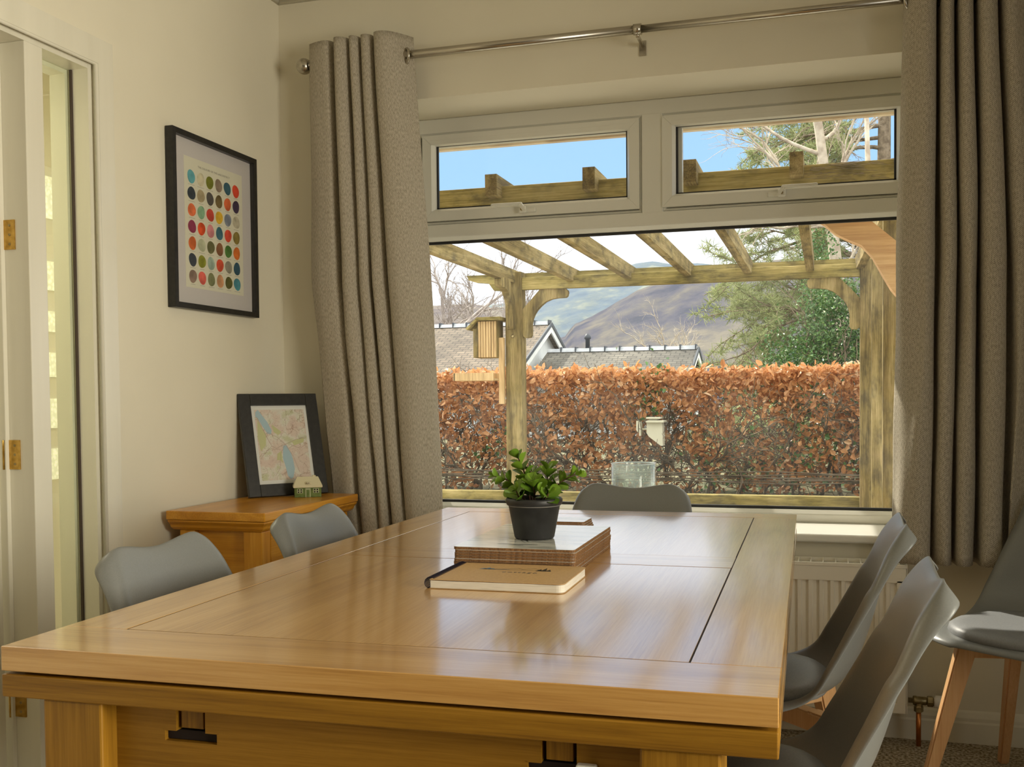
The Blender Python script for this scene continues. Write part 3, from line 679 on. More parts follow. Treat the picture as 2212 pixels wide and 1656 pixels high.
for pts, k in branches:
    P_ = [Vector(p) for p in pts]; m.tube(P_, [.0022] + [.0017] * (len(P_) - 2) + [.0011], 7)
    tot = sum((b - a).length for a, b in zip(P_, P_[1:])); step = .013; s0 = .016; ang = rnd.uniform(0, PI)
    while s0 <= tot + .001:
        s_ = s0
        for a, b in zip(P_, P_[1:]):
            ll = (b - a).length
            if s_ <= ll + 1e-6: p = a + (b - a) * (s_ / ll); d = (b - a).normalized(); break
            s_ -= ll
        side = d.cross(Vector((0, 1, .3))).normalized(); side = Matrix.Rotation(ang, 3, d) @ side; ang += PI / 2 + rnd.uniform(-.25, .25)
        tipk = s0 / tot
        for sg in (1, -1):
            dd = (side * sg + d * (.55 + .5 * tipk) + Vector((0, 0, .12))).normalized()
            leaf_obov(p + side * sg * .0015, dd, (d - dd * .3), (.034 - .010 * tipk) * k, (.0295 - .009 * tipk) * k, .20, min(1, max(0, .25 + .55 * tipk + rnd.uniform(-.2, .25))))
        s0 += step
    for sg in (1, -1):
        dd = (d + side * sg * .5).normalized(); leaf_obov(P_[-1], dd, side, .016 * k, .010 * k, .1, .9)
m.build('stem', stemm, plant)
raw('foliage', lv, lf, plantm, plant, shade=lsh, smooth=True)

# ------------------------------------------------------------------ small cabinet with a frame and a ceramic house
cab = empty('oak_cabinet', (-1.77, 3.03, 0), 0, 'low golden oak cabinet against the left wall beside the curtain', 'cabinet')
def CB(x0, x1, y0, y1, z0, z1, b=.002): return MB().box(x0 + 1.77, x1 + 1.77, y0 - 3.03, y1 - 3.03, z0, z1, b)
ZK = .757; cx0_, cx1_, cy0_, cy1_ = -1.930, -1.592, 2.700, 3.335
CB(cx0_, cx1_, cy0_, cy1_, ZK - .027, ZK, .003).build('cabinet_top', cab_y, cab)
m = MB()
prof = [(.0, -.001), (.0, -.006), (-.004, -.010), (-.009, -.016), (-.012, -.024), (-.019, -.030), (-.024, -.033)]
x0, x1, y0, y1 = cx0_ + 1.77 + .004, cx1_ + 1.77 - .004, cy0_ - 3.03 + .004, cy1_ - 3.03 - .004; rings = []
for a, b in prof: rings.append([m.bm.verts.new(p) for p in ((x0 - a * .2, y0 - a, ZK - .027 + b), (x1 + a, y0 - a, ZK - .027 + b), (x1 + a, y1, ZK - .027 + b), (x0 - a * .2, y1, ZK - .027 + b))])
for r0, r1 in zip(rings, rings[1:]):
    for i in range(4): m.bm.faces.new((r0[i], r0[(i + 1) % 4], r1[(i + 1) % 4], r1[i]))
m.bm.faces.new(rings[0][::-1]); m.bm.faces.new(rings[-1]); m.build('cornice', cab_x, cab)
zt = ZK - .061; bx0, bx1, by0, by1 = cx0_ + .028, cx1_ - .028, cy0_ + .030, cy1_ - .03
for a, b in ((bx0, bx0 + .052), (bx1 - .062, bx1)):
    CB(a, b, by0, by0 + .05, 0, zt).build('corner_post', cab_z, cab); CB(a, b, by1 - .05, by1, 0, zt).build('corner_post', cab_z, cab)
CB(bx0 + .052, bx1 - .062, by0 + .022, by0 + .034, .08, zt, .001).build('side_panel', cab_x, cab)
CB(bx1 - .034, bx1 - .020, by0 + .05, by1 - .05, .08, zt, .001).build('side_panel', cab_z, cab)
dr = CB(bx1 - .018, bx1 - .001, by0 + .054, by1 - .054, .56, zt - .01, .002).build('drawer', cab_y, cab)
k = MB(); k.lathe([(.006, 0), (.006, .012), (.013, .017), (.014, .022), (.009, .026)], bx1 + 1.77 - .002, 0, 20, 'x', .62); k.build('drawer_knob', brassd, dr)
for a, b in ((by0 + .054, (by0 + by1) / 2 - .002), ((by0 + by1) / 2 + .002, by1 - .054)): CB(bx1 - .018, bx1 - .001, a, b, .09, .55, .002).build('cabinet_door', cab_z, cab)
CB(bx0 + .01, bx1 - .01, by0 + .01, by1 - .01, .06, .08).build('cabinet_floor', cab_x, cab); CB(bx0 + .005, bx0 + .012, by0 + .05, by1 - .05, .08, zt).build('cabinet_back', cab_z, cab)

# leaning map frame
fa, fl = .9083, .2706; fw_, fh_ = .2896, .3640
mf = empty('framed_map', (-1.8734, 3.0845, ZK + .0050), 0, 'black framed map of lakes leaning in the corner on top of the oak cabinet', 'picture')
d_ = Vector((math.cos(fa), math.sin(fa), 0)); n_ = Vector((-math.sin(fa), math.cos(fa), 0)); up_ = n_ * math.sin(fl) + Vector((0, 0, math.cos(fl))); bk = d_.cross(up_) * -1
mf.rotation_euler = Matrix((d_, bk, up_)).transposed().to_euler()
if bk.dot(n_) < 0: raise SystemExit('frame axis')
m = MB(); t_ = .042
def fbox(m, x0, x1, z0, z1, y0=0, y1=.016, b=.0015): m.box(x0, x1, y0, y1, z0, z1, b)
fbox(m, 0, t_, 0, fh_); fbox(m, fw_ - t_, fw_, 0, fh_); fbox(m, t_, fw_ - t_, 0, t_); fbox(m, t_, fw_ - t_, fh_ - t_, fh_); m.build('picture_frame', blackf, mf)
MB().box(t_ - .004, fw_ - t_ + .004, .010, .014, t_ - .004, fh_ - t_ + .004).build('backing_board', blackf, mf)
def mapn(nt, b):
    v = coords(nt, (1, 1, 1)); n = N(nt, 'ShaderNodeTexNoise', i_Scale=22., i_Detail=5.); nt.links.new(v, n.inputs['Vector'])
    r = ramp(nt, [(.34, (.62, .64, .44)), (.44, (.76, .74, .66)), (.52, (.74, .64, .56)), (.72, (.72, .58, .52))]); nt.links.new(n.outputs[0], r.inputs[0])
    n2 = N(nt, 'ShaderNodeTexNoise', i_Scale=50., i_Detail=3., i_Distortion=1.2); nt.links.new(v, n2.inputs['Vector'])
    r2 = ramp(nt, [(.485, (1, 1, 1)), (.50, (.45, .38, .30)), (.515, (1, 1, 1))]); nt.links.new(n2.outputs[0], r2.inputs[0])
    n3 = N(nt, 'ShaderNodeTexNoise', i_Scale=14., i_Detail=4.); nt.links.new(v, n3.inputs['Vector'])
    r3 = ramp(nt, [(.49, (1, 1, 1)), (.50, (.60, .50, .42)), (.51, (1, 1, 1))]); nt.links.new(n3.outputs[0], r3.inputs[0])
    a = N(nt, 'ShaderNodeMix', data_type='RGBA', blend_type='MULTIPLY'); a.inputs[0].default_value = .55; nt.links.new(r.outputs[0], a.inputs[6]); nt.links.new(r2.outputs[0], a.inputs[7])
    c = N(nt, 'ShaderNodeMix', data_type='RGBA', blend_type='MULTIPLY'); c.inputs[0].default_value = .8; nt.links.new(a.outputs[2], c.inputs[6]); nt.links.new(r3.outputs[0], c.inputs[7])
    nt.links.new(c.outputs[2], b.inputs['Base Color'])
mapm = mat('map_print', nodes=mapn, rough=.25); lakem = mat('lake_blue', (.42, .58, .66), .3); mapb = mat('map_margin', (.78, .79, .76), .3); roadm = mat('map_road', (.46, .36, .30), .3); grn = mat('map_green', (.58, .60, .33), .3)
mw, mh = fw_ - 2 * t_, fh_ - 2 * t_
mp_ = MB(); mp_.box(t_ - .002, fw_ - t_ + .002, .0085, .010, t_ - .002, fh_ - t_ + .002); mo = mp_.build('map_sheet', mapb, mf)
def mpt(u, v): return (t_ + u * mw, t_ + (1 - v) * mh)          # u right, v down, 0..1
def mshape(pts, y, name, m_):
    q = MB(); f = q.poly([(mpt(u, v)[0], y, mpt(u, v)[1]) for u, v in pts]); q.build(name, m_, mo)
mshape([(.06, .05), (.95, .05), (.95, .95), (.06, .95)], .0083, 'map_print', mapm)
mshape([(.08, .08), (.13, .05), (.17, .10), (.27, .21), (.33, .32), (.31, .37), (.25, .36), (.18, .27), (.11, .16), (.07, .14)], .0080, 'lake', lakem)
mshape([(.50, .52), (.56, .51), (.62, .60), (.65, .70), (.66, .82), (.62, .92), (.57, .95), (.52, .90), (.50, .78), (.47, .68)], .0080, 'lake', lakem)
mshape([(.10, .18), (.17, .30), (.22, .36), (.20, .50), (.10, .58), (.07, .40)], .0081, 'green_area', grn); mshape([(.38, .62), (.46, .58), (.46, .74), (.42, .70), (.36, .70)], .0081, 'green_area', grn)
mshape([(.34, .24), (.50, .34), (.44, .38), (.36, .34)], .0081, 'green_area', grn); mshape([(.66, .46), (.90, .42), (.88, .48), (.70, .52)], .0081, 'green_area', grn)
q = MB()
def road(pts, w_):
    for a, b in zip(pts, pts[1:]):
        a, b = Vector(mpt(*a)), Vector(mpt(*b)); e_ = (b - a).normalized(); s_ = Vector((-e_.y, e_.x)) * w_
        q.poly([(p.x, .0078, p.y) for p in (a + s_, a - s_, b - s_, b + s_)])
road([(.09, .14), (.16, .28), (.24, .42), (.30, .52), (.38, .55), (.46, .52), (.54, .50), (.62, .48), (.75, .44), (.92, .43)], .0007); road([(.30, .52), (.14, .62), (.08, .68)], .0006); road([(.24, .34), (.40, .40), (.54, .50), (.66, .66), (.74, .86)], .0006); road([(.62, .50), (.80, .56), (.94, .50)], .0006); road([(.54, .50), (.44, .62), (.40, .80), (.30, .90)], .0005)
q.build('road', roadm, mo)
MB().box(t_ - .001, fw_ - t_ + .001, .0055, .0070, t_ - .001, fh_ - t_ + .001).build('picture_glazing', pictglass, mf)

# ceramic house
hs = empty('ceramic_house', (-1.715, 3.195, ZK + .0005), R(31), 'small green ceramic house with a cream roof on the cabinet in front of the map', 'ornament')
greenc = mat('green_glaze', nodes=speckle((.10, .15, .045), (.17, .23, .08), 60, .05, .001), rough=.2); creamc = mat('cream_glaze', (.66, .61, .42), .22)
m = MB(); m.box(-.045, .045, -.024, .024, 0, .036, .001); m.build('house_wall', greenc, hs)
m = MB(); A = [(-.049, -.030, .033), (.049, -.030, .033), (.049, .030, .033), (-.049, .030, .033)]; B = [(-.049, -.029, .039), (.049, -.029, .039), (.049, .029, .039), (-.049, .029, .039)]; D = [(-.036, -.004, .069), (.036, -.004, .069), (.036, .004, .069), (-.036, .004, .069)]
vv = [m.bm.verts.new(p) for p in A + B + D]
m.bm.faces.new(vv[0:4][::-1]); m.bm.faces.new(vv[8:12])
for o_ in (0, 4):
    for i in range(4): m.bm.faces.new((vv[o_ + i], vv[o_ + (i + 1) % 4], vv[o_ + 4 + (i + 1) % 4], vv[o_ + 4 + i]))
bmesh.ops.bevel(m.bm, geom=m.bm.edges[:], offset=.0012, segments=2, affect='EDGES')
rf_ = m.build('house_roof', creamc, hs)
MB().box(.016, .028, -.004, .010, .058, .0735, .0015).build('chimney', creamc, hs)
m = MB(); m.lathe([(.010, 0), (.010, .006), (.007, .0085)], 0, -.020, 20, 'z', .045); m.build('dormer', creamc, rf_)
m = MB(); m.box(-.0045, -.0015, -.0305, -.0290, .0475, .0505); m.box(.0015, .0045, -.0305, -.0290, .0475, .0505); m.build('dormer_window', dark, rf_)
for cx in (-.027, .027):
    m = MB(); m.box(cx - .010, cx + .010, -.0255, -.0235, .014, .030, .0008); f = m.build('window', mat('pale_glaze', (.42, .46, .28), .25), hs)
    m = MB()
    for a in (-.0045, .0045):
        for b in (-.0037, .0037): m.box(cx + a - .0025, cx + a + .0025, -.0262, -.0250, .022 + b - .0022, .022 + b + .0022)
    m.build('pane', dark, f)
m = MB(); m.box(-.009, .009, -.0258, -.0235, 0, .031, .0008); m.build('door', MATS['pale_glaze'], hs); m = MB(); m.box(-.0055, .0055, -.0268, -.0250, .001, .026, .0006); m.build('door_panel', greenc, hs)

# ------------------------------------------------------------------ colour chart print on the left wall
pf = empty('framed_print', (XL, 0, 0), 0, 'black framed chart of coloured ovals hanging on the left wall', 'picture')
y0, y1, z0, z1 = 2.767, 3.256, 1.380, 1.935; t_ = .018
m = MB()
for a in ((y0, y0 + t_, z0, z1), (y1 - t_, y1, z0, z1), (y0 + t_, y1 - t_, z0, z0 + t_), (y0 + t_, y1 - t_, z1 - t_, z1)): m.box(.003, .030, *a, .001)
m.build('picture_frame', blackf, pf)
MB().box(.006, .012, y0 + t_ - .004, y1 - t_ + .004, z0 + t_ - .004, z1 - t_ + .004).build('picture_mount', mat('mount_board', (.60, .57, .56), .6), pf)
pp = MB().box(.0120, .0124, 2.848, 3.184, 1.451, 1.864).build('print_sheet', mat('cream_paper', (.72, .70, .56), .6), pf)
COL = ['5aa0aa d0c8a8 7a8020 8a7866 2c5868 d84428', '303c48 a89a78 54504c 6c5c34 d86434 40304c', 'e87444 86b08c cc4434 e4b428 8890a0 c0b8a0', '8c2c50 e05020 d8888c 346878 d84830 8a7a3a',
       'dc6c34 b8bc9c 6c6c44 8a5a3a 4c7c34 e0742c', '3c4450 909430 a4bcac d04c2c 8c8878 2c5468', '8c7468 e06458 7c8058 cc9468 5a5a24 4a90a0']
def srgb(h): return tuple((int(h[i:i + 2], 16) / 255) ** 2.2 for i in (0, 2, 4))
rnd = random.Random(5)
ttl = mat('title_ink', (.16, .15, .13), .6)
for r_, row in enumerate(COL):
    for c_, h in enumerate(row.split()):
        cy = 2.886 + c_ * (3.144 - 2.886) / 5; cz = 1.803 - r_ * (1.803 - 1.487) / 6; col = srgb(h)
        m = MB(); ph = rnd.uniform(0, 6); pts = []
        for k in range(28):
            a = 2 * PI * k / 28; rr = 1 + .04 * math.sin(2 * a + ph) + .03 * math.sin(3 * a + ph * 2); pts.append((.0126, cy + .0212 * rr * math.cos(a), cz + .0212 * rr * math.sin(a)))
        m.poly(pts)
        m.build('colour_oval', mat('paint_' + h, nodes=speckle(tuple(x * .72 for x in col), tuple(min(1, x * 1.15 + .01) for x in col), 26 + rnd.uniform(0, 8), 0, 0, 3.), rough=.7), pp)
        hw = rnd.uniform(.012, .019); m = MB(); m.poly([(.0126, cy - hw, cz - .0262), (.0126, cy + hw, cz - .0262), (.0126, cy + hw, cz - .0246), (.0126, cy - hw, cz - .0246)])
        m.build('caption_line', mat('caption_ink', (.42, .40, .33), .6), pp)
text('title', 'THE COLOURS OF THE LAKE DISTRICT', .0088, (.0126, 3.016, 1.8385), (R(90), 0, R(90)), ttl, pp, .00005, 'CENTER', 1.22)
MB().box(.0255, .0265, y0 + t_ - .002, y1 - t_ + .002, z0 + t_ - .002, z1 - t_ + .002).build('picture_glazing', pictglass, pf)

# ------------------------------------------------------------------ curtain pole
RZ, RY = 2.283, 3.378
rod = empty('curtain_pole', (0, 0, 0), 0, 'brushed steel curtain pole with a ball finial above the window', 'curtain pole')
MB().tube([(-1.755, RY, RZ), (-.60, RY, RZ)], .0140, 24).build('pole', brushed, rod)
MB().tube([(-.60, RY, RZ), (.52, RY, RZ)], .0122, 24).build('pole', brushed, rod)
for x, sg in ((-1.800, -1), (.555, 1)):
    m = MB(); pr = [(.010, -.030), (.0165, -.028), (.0165, -.020)] + [(.0285 * math.sin(a), -.0285 * math.cos(a)) for a in [R(q) for q in range(38, 178, 10)]]
    m.lathe([(r_, -sg * h * -1) for r_, h in pr], x, RY, 28, 'x', RZ); m.build('finial', brushed, rod)
for x in (-1.70, -.595, .47):
    m = MB(); m.box(x - .012, x + .012, YF - .004, YF - .0005, RZ - .055, RZ - .005, .001); m.box(x - .005, x + .005, RY + .010, YF - .002, RZ - .026, RZ - .016, .001)
    m.tube([(x - .013, RY, RZ), (x + .013, RY, RZ)], .0175, 24); m.tube([(x, RY, RZ - .026), (x, RY, RZ - .012)], .006, 10); m.build('pole_bracket', brushed, rod)

# ------------------------------------------------------------------ curtains
def herr(nt, b):
    u = N(nt, 'ShaderNodeUVMap'); s = N(nt, 'ShaderNodeSeparateXYZ'); nt.links.new(u.outputs[0], s.inputs[0])
    pg = N(nt, 'ShaderNodeMath', operation='PINGPONG'); pg.inputs[1].default_value = .0135; nt.links.new(s.outputs[0], pg.inputs[0])
    a = N(nt, 'ShaderNodeMath', operation='ADD'); nt.links.new(pg.outputs[0], a.inputs[0]); nt.links.new(s.outputs[1], a.inputs[1])
    m1 = N(nt, 'ShaderNodeMath', operation='MULTIPLY'); m1.inputs[1].default_value = 2 * PI / .0056; nt.links.new(a.outputs[0], m1.inputs[0])
    sn = N(nt, 'ShaderNodeMath', operation='SINE'); nt.links.new(m1.outputs[0], sn.inputs[0])
    mp2 = N(nt, 'ShaderNodeMapping'); mp2.inputs['Scale'].default_value = (300, 90, 1); nt.links.new(u.outputs[0], mp2.inputs[0])
    n = N(nt, 'ShaderNodeTexNoise', i_Scale=1., i_Detail=3.); nt.links.new(mp2.outputs[0], n.inputs['Vector'])
    k = N(nt, 'ShaderNodeMath', operation='MULTIPLY_ADD'); k.inputs[1].default_value = .20; nt.links.new(sn.outputs[0], k.inputs[0]); nt.links.new(n.outputs[0], k.inputs[2])
    r = ramp(nt, [(.22, (.27, .235, .18)), (.48, (.46, .41, .33)), (.76, (.62, .57, .47))]); nt.links.new(k.outputs[0], r.inputs[0]); nt.links.new(r.outputs[0], b.inputs['Base Color'])
    bump(nt, b, k.outputs[0], .35, .0012)
    t = N(nt, 'ShaderNodeBsdfTranslucent'); nt.links.new(r.outputs[0], t.inputs[0])
    mxs = N(nt, 'ShaderNodeMixShader'); mxs.inputs[0].default_value = .12
    nt.links.new(b.outputs[0], mxs.inputs[1]); nt.links.new(t.outputs[0], mxs.inputs[2]); nt.links.new(mxs.outputs[0], nt.nodes['Material Output'].inputs[0])
curm = mat('herringbone_curtain', nodes=herr, rough=.9, spec=.1)
def catmull(pts, n):
    out = []; P_ = [Vector(p) for p in pts]; P_ = [P_[0] * 2 - P_[1]] + P_ + [P_[-1] * 2 - P_[-2]]; seg = len(P_) - 3
    for i in range(n + 1):
        t = i / n * seg; k = min(int(t), seg - 1); f = t - k; a, b, c, d = P_[k:k + 4]
        out.append(.5 * ((2 * b) + (c - a) * f + (2 * a - 5 * b + 4 * c - d) * f * f + (3 * b - a - 3 * c + d) * f ** 3))
    return out
def curtain(name, top, mid, bot, z_top, z_mid, z_bot, label, wob=.003, hem=None):
    NU, NV = 260, 60; Tp, Mp, Bp = catmull(top, NU), catmull(mid, NU), catmull(bot, NU); vs, fs, uv = [], [], []
    s_ = [0]
    for i in range(NU): s_.append(s_[-1] + (Mp[i + 1] - Mp[i]).length)
    for j in range(NV + 1):
        z = z_top + (z_bot - z_top) * j / NV
        if z >= z_mid: k = (z_top - z) / (z_top - z_mid); k = k * k * (3 - 2 * k) * .5 + k * .5; A, B = Tp, Mp
        else: k = (z_mid - z) / (z_mid - z_bot); A, B = Mp, Bp
        for i in range(NU + 1):
            p = A[i].lerp(B[i], k); wv = mnoise.noise(Vector((i * .06, z * 2.2, 3))) * wob * (1 + 2 * (z_top - z))
            vs.append((p.x + wv, p.y + wv * .5, z)); uv.append((s_[i], z))
    for j in range(NV):
        for i in range(NU): a = j * (NU + 1) + i; fs.append((a, a + 1, a + NU + 2, a + NU + 1))
    e = empty(name, (0, 0, 0), 0, label, 'curtain', 'herringbone curtains either side of the window')
    o = raw('curtain_fabric', vs, fs, curm, e, smooth=True, uv=uv)
    sm = o.modifiers.new('thickness', 'SOLIDIFY'); sm.thickness = .003
    return e
def folds(xs, ya, yb):
    """pleats: list of x positions alternately forward (ya) and back (yb); forward loops bulge"""
    out = []
    for i, x in enumerate(xs): out.append((x, ya if i % 2 else yb, 0))
    return out
yf, yb = 3.335, 3.425
topL = [(-1.768, 3.362, 0), (-1.73, 3.346, 0), (-1.69, 3.344, 0), (-1.676, 3.38, 0), (-1.674, 3.43, 0), (-1.664, 3.42, 0), (-1.658, 3.335, 0), (-1.635, 3.322, 0), (-1.614, 3.35, 0), (-1.612, 3.43, 0), (-1.603, 3.42, 0), (-1.600, 3.34, 0), (-1.585, 3.325, 0), (-1.570, 3.35, 0), (-1.568, 3.43, 0), (-1.560, 3.42, 0), (-1.557, 3.34, 0), (-1.538, 3.325, 0), (-1.520, 3.35, 0), (-1.517, 3.43, 0), (-1.509, 3.42, 0), (-1.504, 3.33, 0), (-1.478, 3.312, 0), (-1.445, 3.328, 0), (-1.415, 3.37, 0), (-1.395, 3.41, 0)]
def xf_(pts, a0, a1, b0, b1, yk=1., yo=0.): return [(b0 + (p[0] - a0) * (b1 - b0) / (a1 - a0), 3.378 + (p[1] - 3.378) * yk + yo, 0) for p in pts]
midL = xf_(topL, -1.768, -1.395, -1.768, -1.335, 1.0); botL = xf_(topL, -1.768, -1.395, -1.70, -1.300, .62, .018)
cL = curtain('curtain', topL, midL, botL, 2.352, 1.5, .57, 'beige herringbone eyelet curtain bunched at the left side of the window')
topR = [(.222, 3.405, 0), (.235, 3.36, 0), (.262, 3.335, 0), (.285, 3.325, 0), (.305, 3.35, 0), (.308, 3.425, 0), (.318, 3.42, 0), (.325, 3.34, 0), (.342, 3.325, 0), (.355, 3.36, 0), (.358, 3.43, 0), (.366, 3.42, 0), (.372, 3.335, 0), (.392, 3.322, 0), (.406, 3.36, 0), (.408, 3.43, 0), (.418, 3.42, 0), (.425, 3.335, 0), (.450, 3.322, 0), (.470, 3.35, 0), (.474, 3.42, 0), (.484, 3.42, 0), (.492, 3.35, 0), (.515, 3.34, 0), (.545, 3.37, 0), (.580, 3.38, 0)]
midR = xf_(topR, .222, .580, .205, .63); botR = [(p[0] - (.030 if i > 22 else 0), 3.378 + (p[1] - 3.378) * .95, 0) for i, p in enumerate(xf_(topR, .222, .580, .188, .63))]
cR = curtain('curtain', topR, midR, botR, 2.352, 1.5, .575, 'beige herringbone eyelet curtain hanging at the right side of the window')
def eyelet(x, y, rz, par):
    m = MB(); pts = []
    for (r_, h) in ((.0205, -.004), (.027, -.005), (.030, 0), (.027, .005), (.0205, .004)): pts.append((r_, h))
    n = 32; rings = [[m.bm.verts.new((h, r_ * math.cos(2 * PI * j / n), r_ * math.sin(2 * PI * j / n))) for j in range(n)] for r_, h in pts]; rings.append(rings[0])
    for a, b in zip(rings, rings[1:]):
        for j in range(n): f = m.bm.faces.new((a[j], a[(j + 1) % n], b[(j + 1) % n], b[j])); f.smooth = True
    o = m.build('eyelet', brushed, par); o.location = (x, y, RZ - .004); o.rotation_euler = (0, 0, rz)
for x, a in ((-1.405, R(40)), (-1.497, 0), (-1.513, 0), (-1.557, 0), (-1.570, 0), (-1.606, 0), (-1.620, 0), (-1.66, 0)): eyelet(x, RY, a, cL)
for x, a in ((.234, R(-35)), (.306, 0), (.322, 0), (.357, 0), (.370, 0), (.407, 0), (.422, 0), (.472, 0)): eyelet(x, RY, a, cR)

# ------------------------------------------------------------------ glass vase on the sill
vs_ = empty('glass_vase', (-.657, 3.60, .6453), 0, 'wide clear glass cylinder vase on the window sill behind the far chair', 'vase')
m = MB(); ro, ri, H = .079, .0745, .212
m.lathe([(ro - .004, 0), (ro, .004), (ro, H - .002), (ro - .0015, H), (ri + .0005, H), (ri, H - .002), (ri, .012), (ri - .006, .008)], 0, 0, 56); m.build('vase_body', vaseglass, vs_)
m = MB(); 
for j in range(1):
    n = 56; rings = [[m.bm.verts.new((r_ * math.cos(2 * PI * k / n), r_ * math.sin(2 * PI * k / n), h)) for k in range(n)] for r_, h in ((ro + .0004, H - .003), (ro + .0004, H + .0006), (ri - .0004, H + .0006), (ri - .0004, H - .003))]
    for a, b in zip(rings, rings[1:] + rings[:1]):
        for k in range(n): f = m.bm.faces.new((a[k], a[(k + 1) % n], b[(k + 1) % n], b[k])); f.smooth = True
m.build('vase_rim', mat('bright_glass_rim', (.82, .88, .90), .08, Transmission_Weight=.5, spec=.8), vs_)

# ------------------------------------------------------------------ radiator
rad = empty('radiator', (0, 0, 0), 0, 'white panel radiator with a top grille below the window', 'radiator')
RX0, RX1, RB, RT, RF = -1.20, .228, .11, .568, 3.352
m = MB(); 
ncol = 42; wcol = (RX1 - RX0 - .05) / ncol; pts = [(RX0, RF)]; 
pts = []
x = RX0 + .025
for k in range(ncol):
    for f_, d_y in ((0, 0), (.30, 0), (.42, .009), (.88, .009)): pts.append((x + f_ * wcol, RF + d_y))
    x += wcol
pts.append((RX1 - .025, RF))
a = [m.bm.verts.new((px, py, RB + .03)) for px, py in pts]; b = [m.bm.verts.new((px, py, RT - .055)) for px, py in pts]
for i in range(len(pts) - 1): m.bm.faces.new((a[i], a[i + 1], b[i + 1], b[i]))
m.box(RX0, RX1, RF - .001, RF + .012, RT - .056, RT - .004, .002); m.box(RX0, RX1, RF - .001, RF + .012, RB, RB + .031, .002); m.box(RX0, RX0 + .026, RF - .001, RF + .012, RB + .03, RT - .05); m.box(RX1 - .026, RX1, RF - .001, RF + .012, RB + .03, RT - .05)
m.box(RX0 + .005, RX1 - .005, RF + .012, RF + .016, RB + .005, RT - .01); m.build('front_panel', radm, rad)
m = MB(); m.box(RX0 + .01, RX1 - .01, YF - .034, YF - .022, RB, RT - .01); m.build('rear_panel', radm, rad)
m = MB(); m.box(RX0 - .003, RX1 + .003, RF - .003, RF + .004, RT - .010, RT + .001, .001); m.box(RX0 - .003, RX1 + .003, YF - .026, YF - .020, RT - .010, RT + .001, .001)
x = RX0 + .02
while x < RX1: m.box(x, x + .0035, RF, YF - .022, RT - .006, RT); x += .0375
m.build('top_grille', radm, rad)
for x in (RX0 - .003, RX1 + .001): MB().box(x, x + .003, RF + .002, YF - .024, RB, RT, .0008).build('end_cover', radm, rad)
VZ = .142; VY = RF + .045
m = MB(); m.lathe([(.008, 0), (.008, .012), (.014, .014), (.015, .02), (.013, .026), (.013, .05), (.010, .055)], RX1 + .010, VY, 20, 'x', VZ); m.lathe([(.013, 0), (.017, .002), (.017, .016), (.012, .02)], RX1 + .064, VY, 6, 'x', VZ, False)
m.lathe([(.011, 0), (.014, .002), (.014, .016), (.012, .02), (.012, .03)], RX1 + .040, VY, 6, 'z', VZ - .035, False); vb = m.build('valve_body', brassd, rad)
m = MB(); m.lathe([(.010, 0), (.0185, .003), (.0195, .012), (.019, .055), (.0165, .062)], RX1 + .083, VY, 28, 'x', VZ); m.build('valve_head', mat('white_plastic', (.78, .76, .70), .4), rad)
MB().tube([(RX1 + .040, VY, 0.001), (RX1 + .040, VY, VZ - .03)], .0075, 16).build('copper_pipe', copper, rad)

#==OUTSIDE==
# ------------------------------------------------------------------ garden
paving = mat('terrace_paving', nodes=speckle((.32, .29, .25), (.48, .45, .39), 6, .2, .005), rough=.85)
lawnm = mat('rough_grass', nodes=speckle((.06, .07, .025), (.20, .17, .09), 3, .3, .03, 6.), rough=.95)
struct(MB().box(-6, 5, YO, 7.56, -.25, -.15).build('terrace', paving))
struct(MB().box(-40, 30, 7.56, 60, -.3, .22).build('lawn', lawnm))
perg = empty('pergola', (0, 0, 0), 0, 'weathered green timber pergola with slanting rafters outside the window', 'pergola')
GZ = -.15
def part(m, name, mt, par=None): return m.build(name, mt, par or perg)
FL0, FL1 = -2.293, -2.168
part(MB().box(FL0, FL1, 7.34, 7.465, GZ, 2.02, .006), 'post', tim_z)
part(MB().box(.205, .325, 7.34, 7.465, GZ, 2.0, .006), 'post', tim_z)
part(MB().box(.40, .52, 4.27, 4.39, GZ, 1.99, .006), 'post', tim_z)
part(MB().box(FL1, .205, 7.355, 7.405, 1.885, 1.975, .004), 'beam', tim_x)
m = MB(); m.prism([(x, 7.466, z) for x, z in [(.50, 2.02), (.50, 1.93), (-2.34, 1.895), (-2.42, 1.90), (-2.46, 1.955), (-2.56, 1.965), (-2.62, 1.985), (-2.635, 2.02)]], (0, .045, 0)); part(m, 'beam', tim_x)
m = MB(); m.box(-2.05, .70, 4.29, 4.335, 1.870, 2.002, .004); part(m, 'beam', tim_x)
for x in (-2.24, -1.80, -1.375, -.95, -.535, -.12, .305):
    sk = -.108 if x > .2 else 0
    m = MB(); m.prism([(x - .026 + sk * (y - 4.2) / 3.4, y, z) for y, z in ((4.215, 2.040), (4.215, 1.950), (7.60, 1.935), (7.66, 1.96), (7.66, 2.030))], (.052, 0, 0)); part(m, 'rafter', tim_y)
BR = [(0, -.144), (.133, 0), (.327, .0), (.343, -.014), (.346, -.031), (.340, -.055), (.327, -.066), (.27, -.067), (.22, -.074), (.175, -.092), (.14, -.120), (.11, -.150), (.089, -.181), (.075, -.215), (.067, -.253), (.068, -.30), (.067, -.335), (.055, -.352), (.023, -.354), (.005, -.342), (0, -.32)]
m = MB(); m.prism([(FL1 + a, 7.37, 1.885 + b) for a, b in BR], (0, .05, 0)); part(m, 'brace', tim_z)
m = MB(); m.prism([(.205 - a, 7.37, 1.885 + b) for a, b in BR], (0, .05, 0)); part(m, 'brace', tim_z)
m = MB(); m.prism([(-2.262, 7.34 - a, 1.945 + b) for a, b in BR], (.05, 0, 0)); part(m, 'brace', tim_z)
m = MB(); m.lathe([(.014, 0), (.014, .006), (.008, .010)], 0, 0, 6)
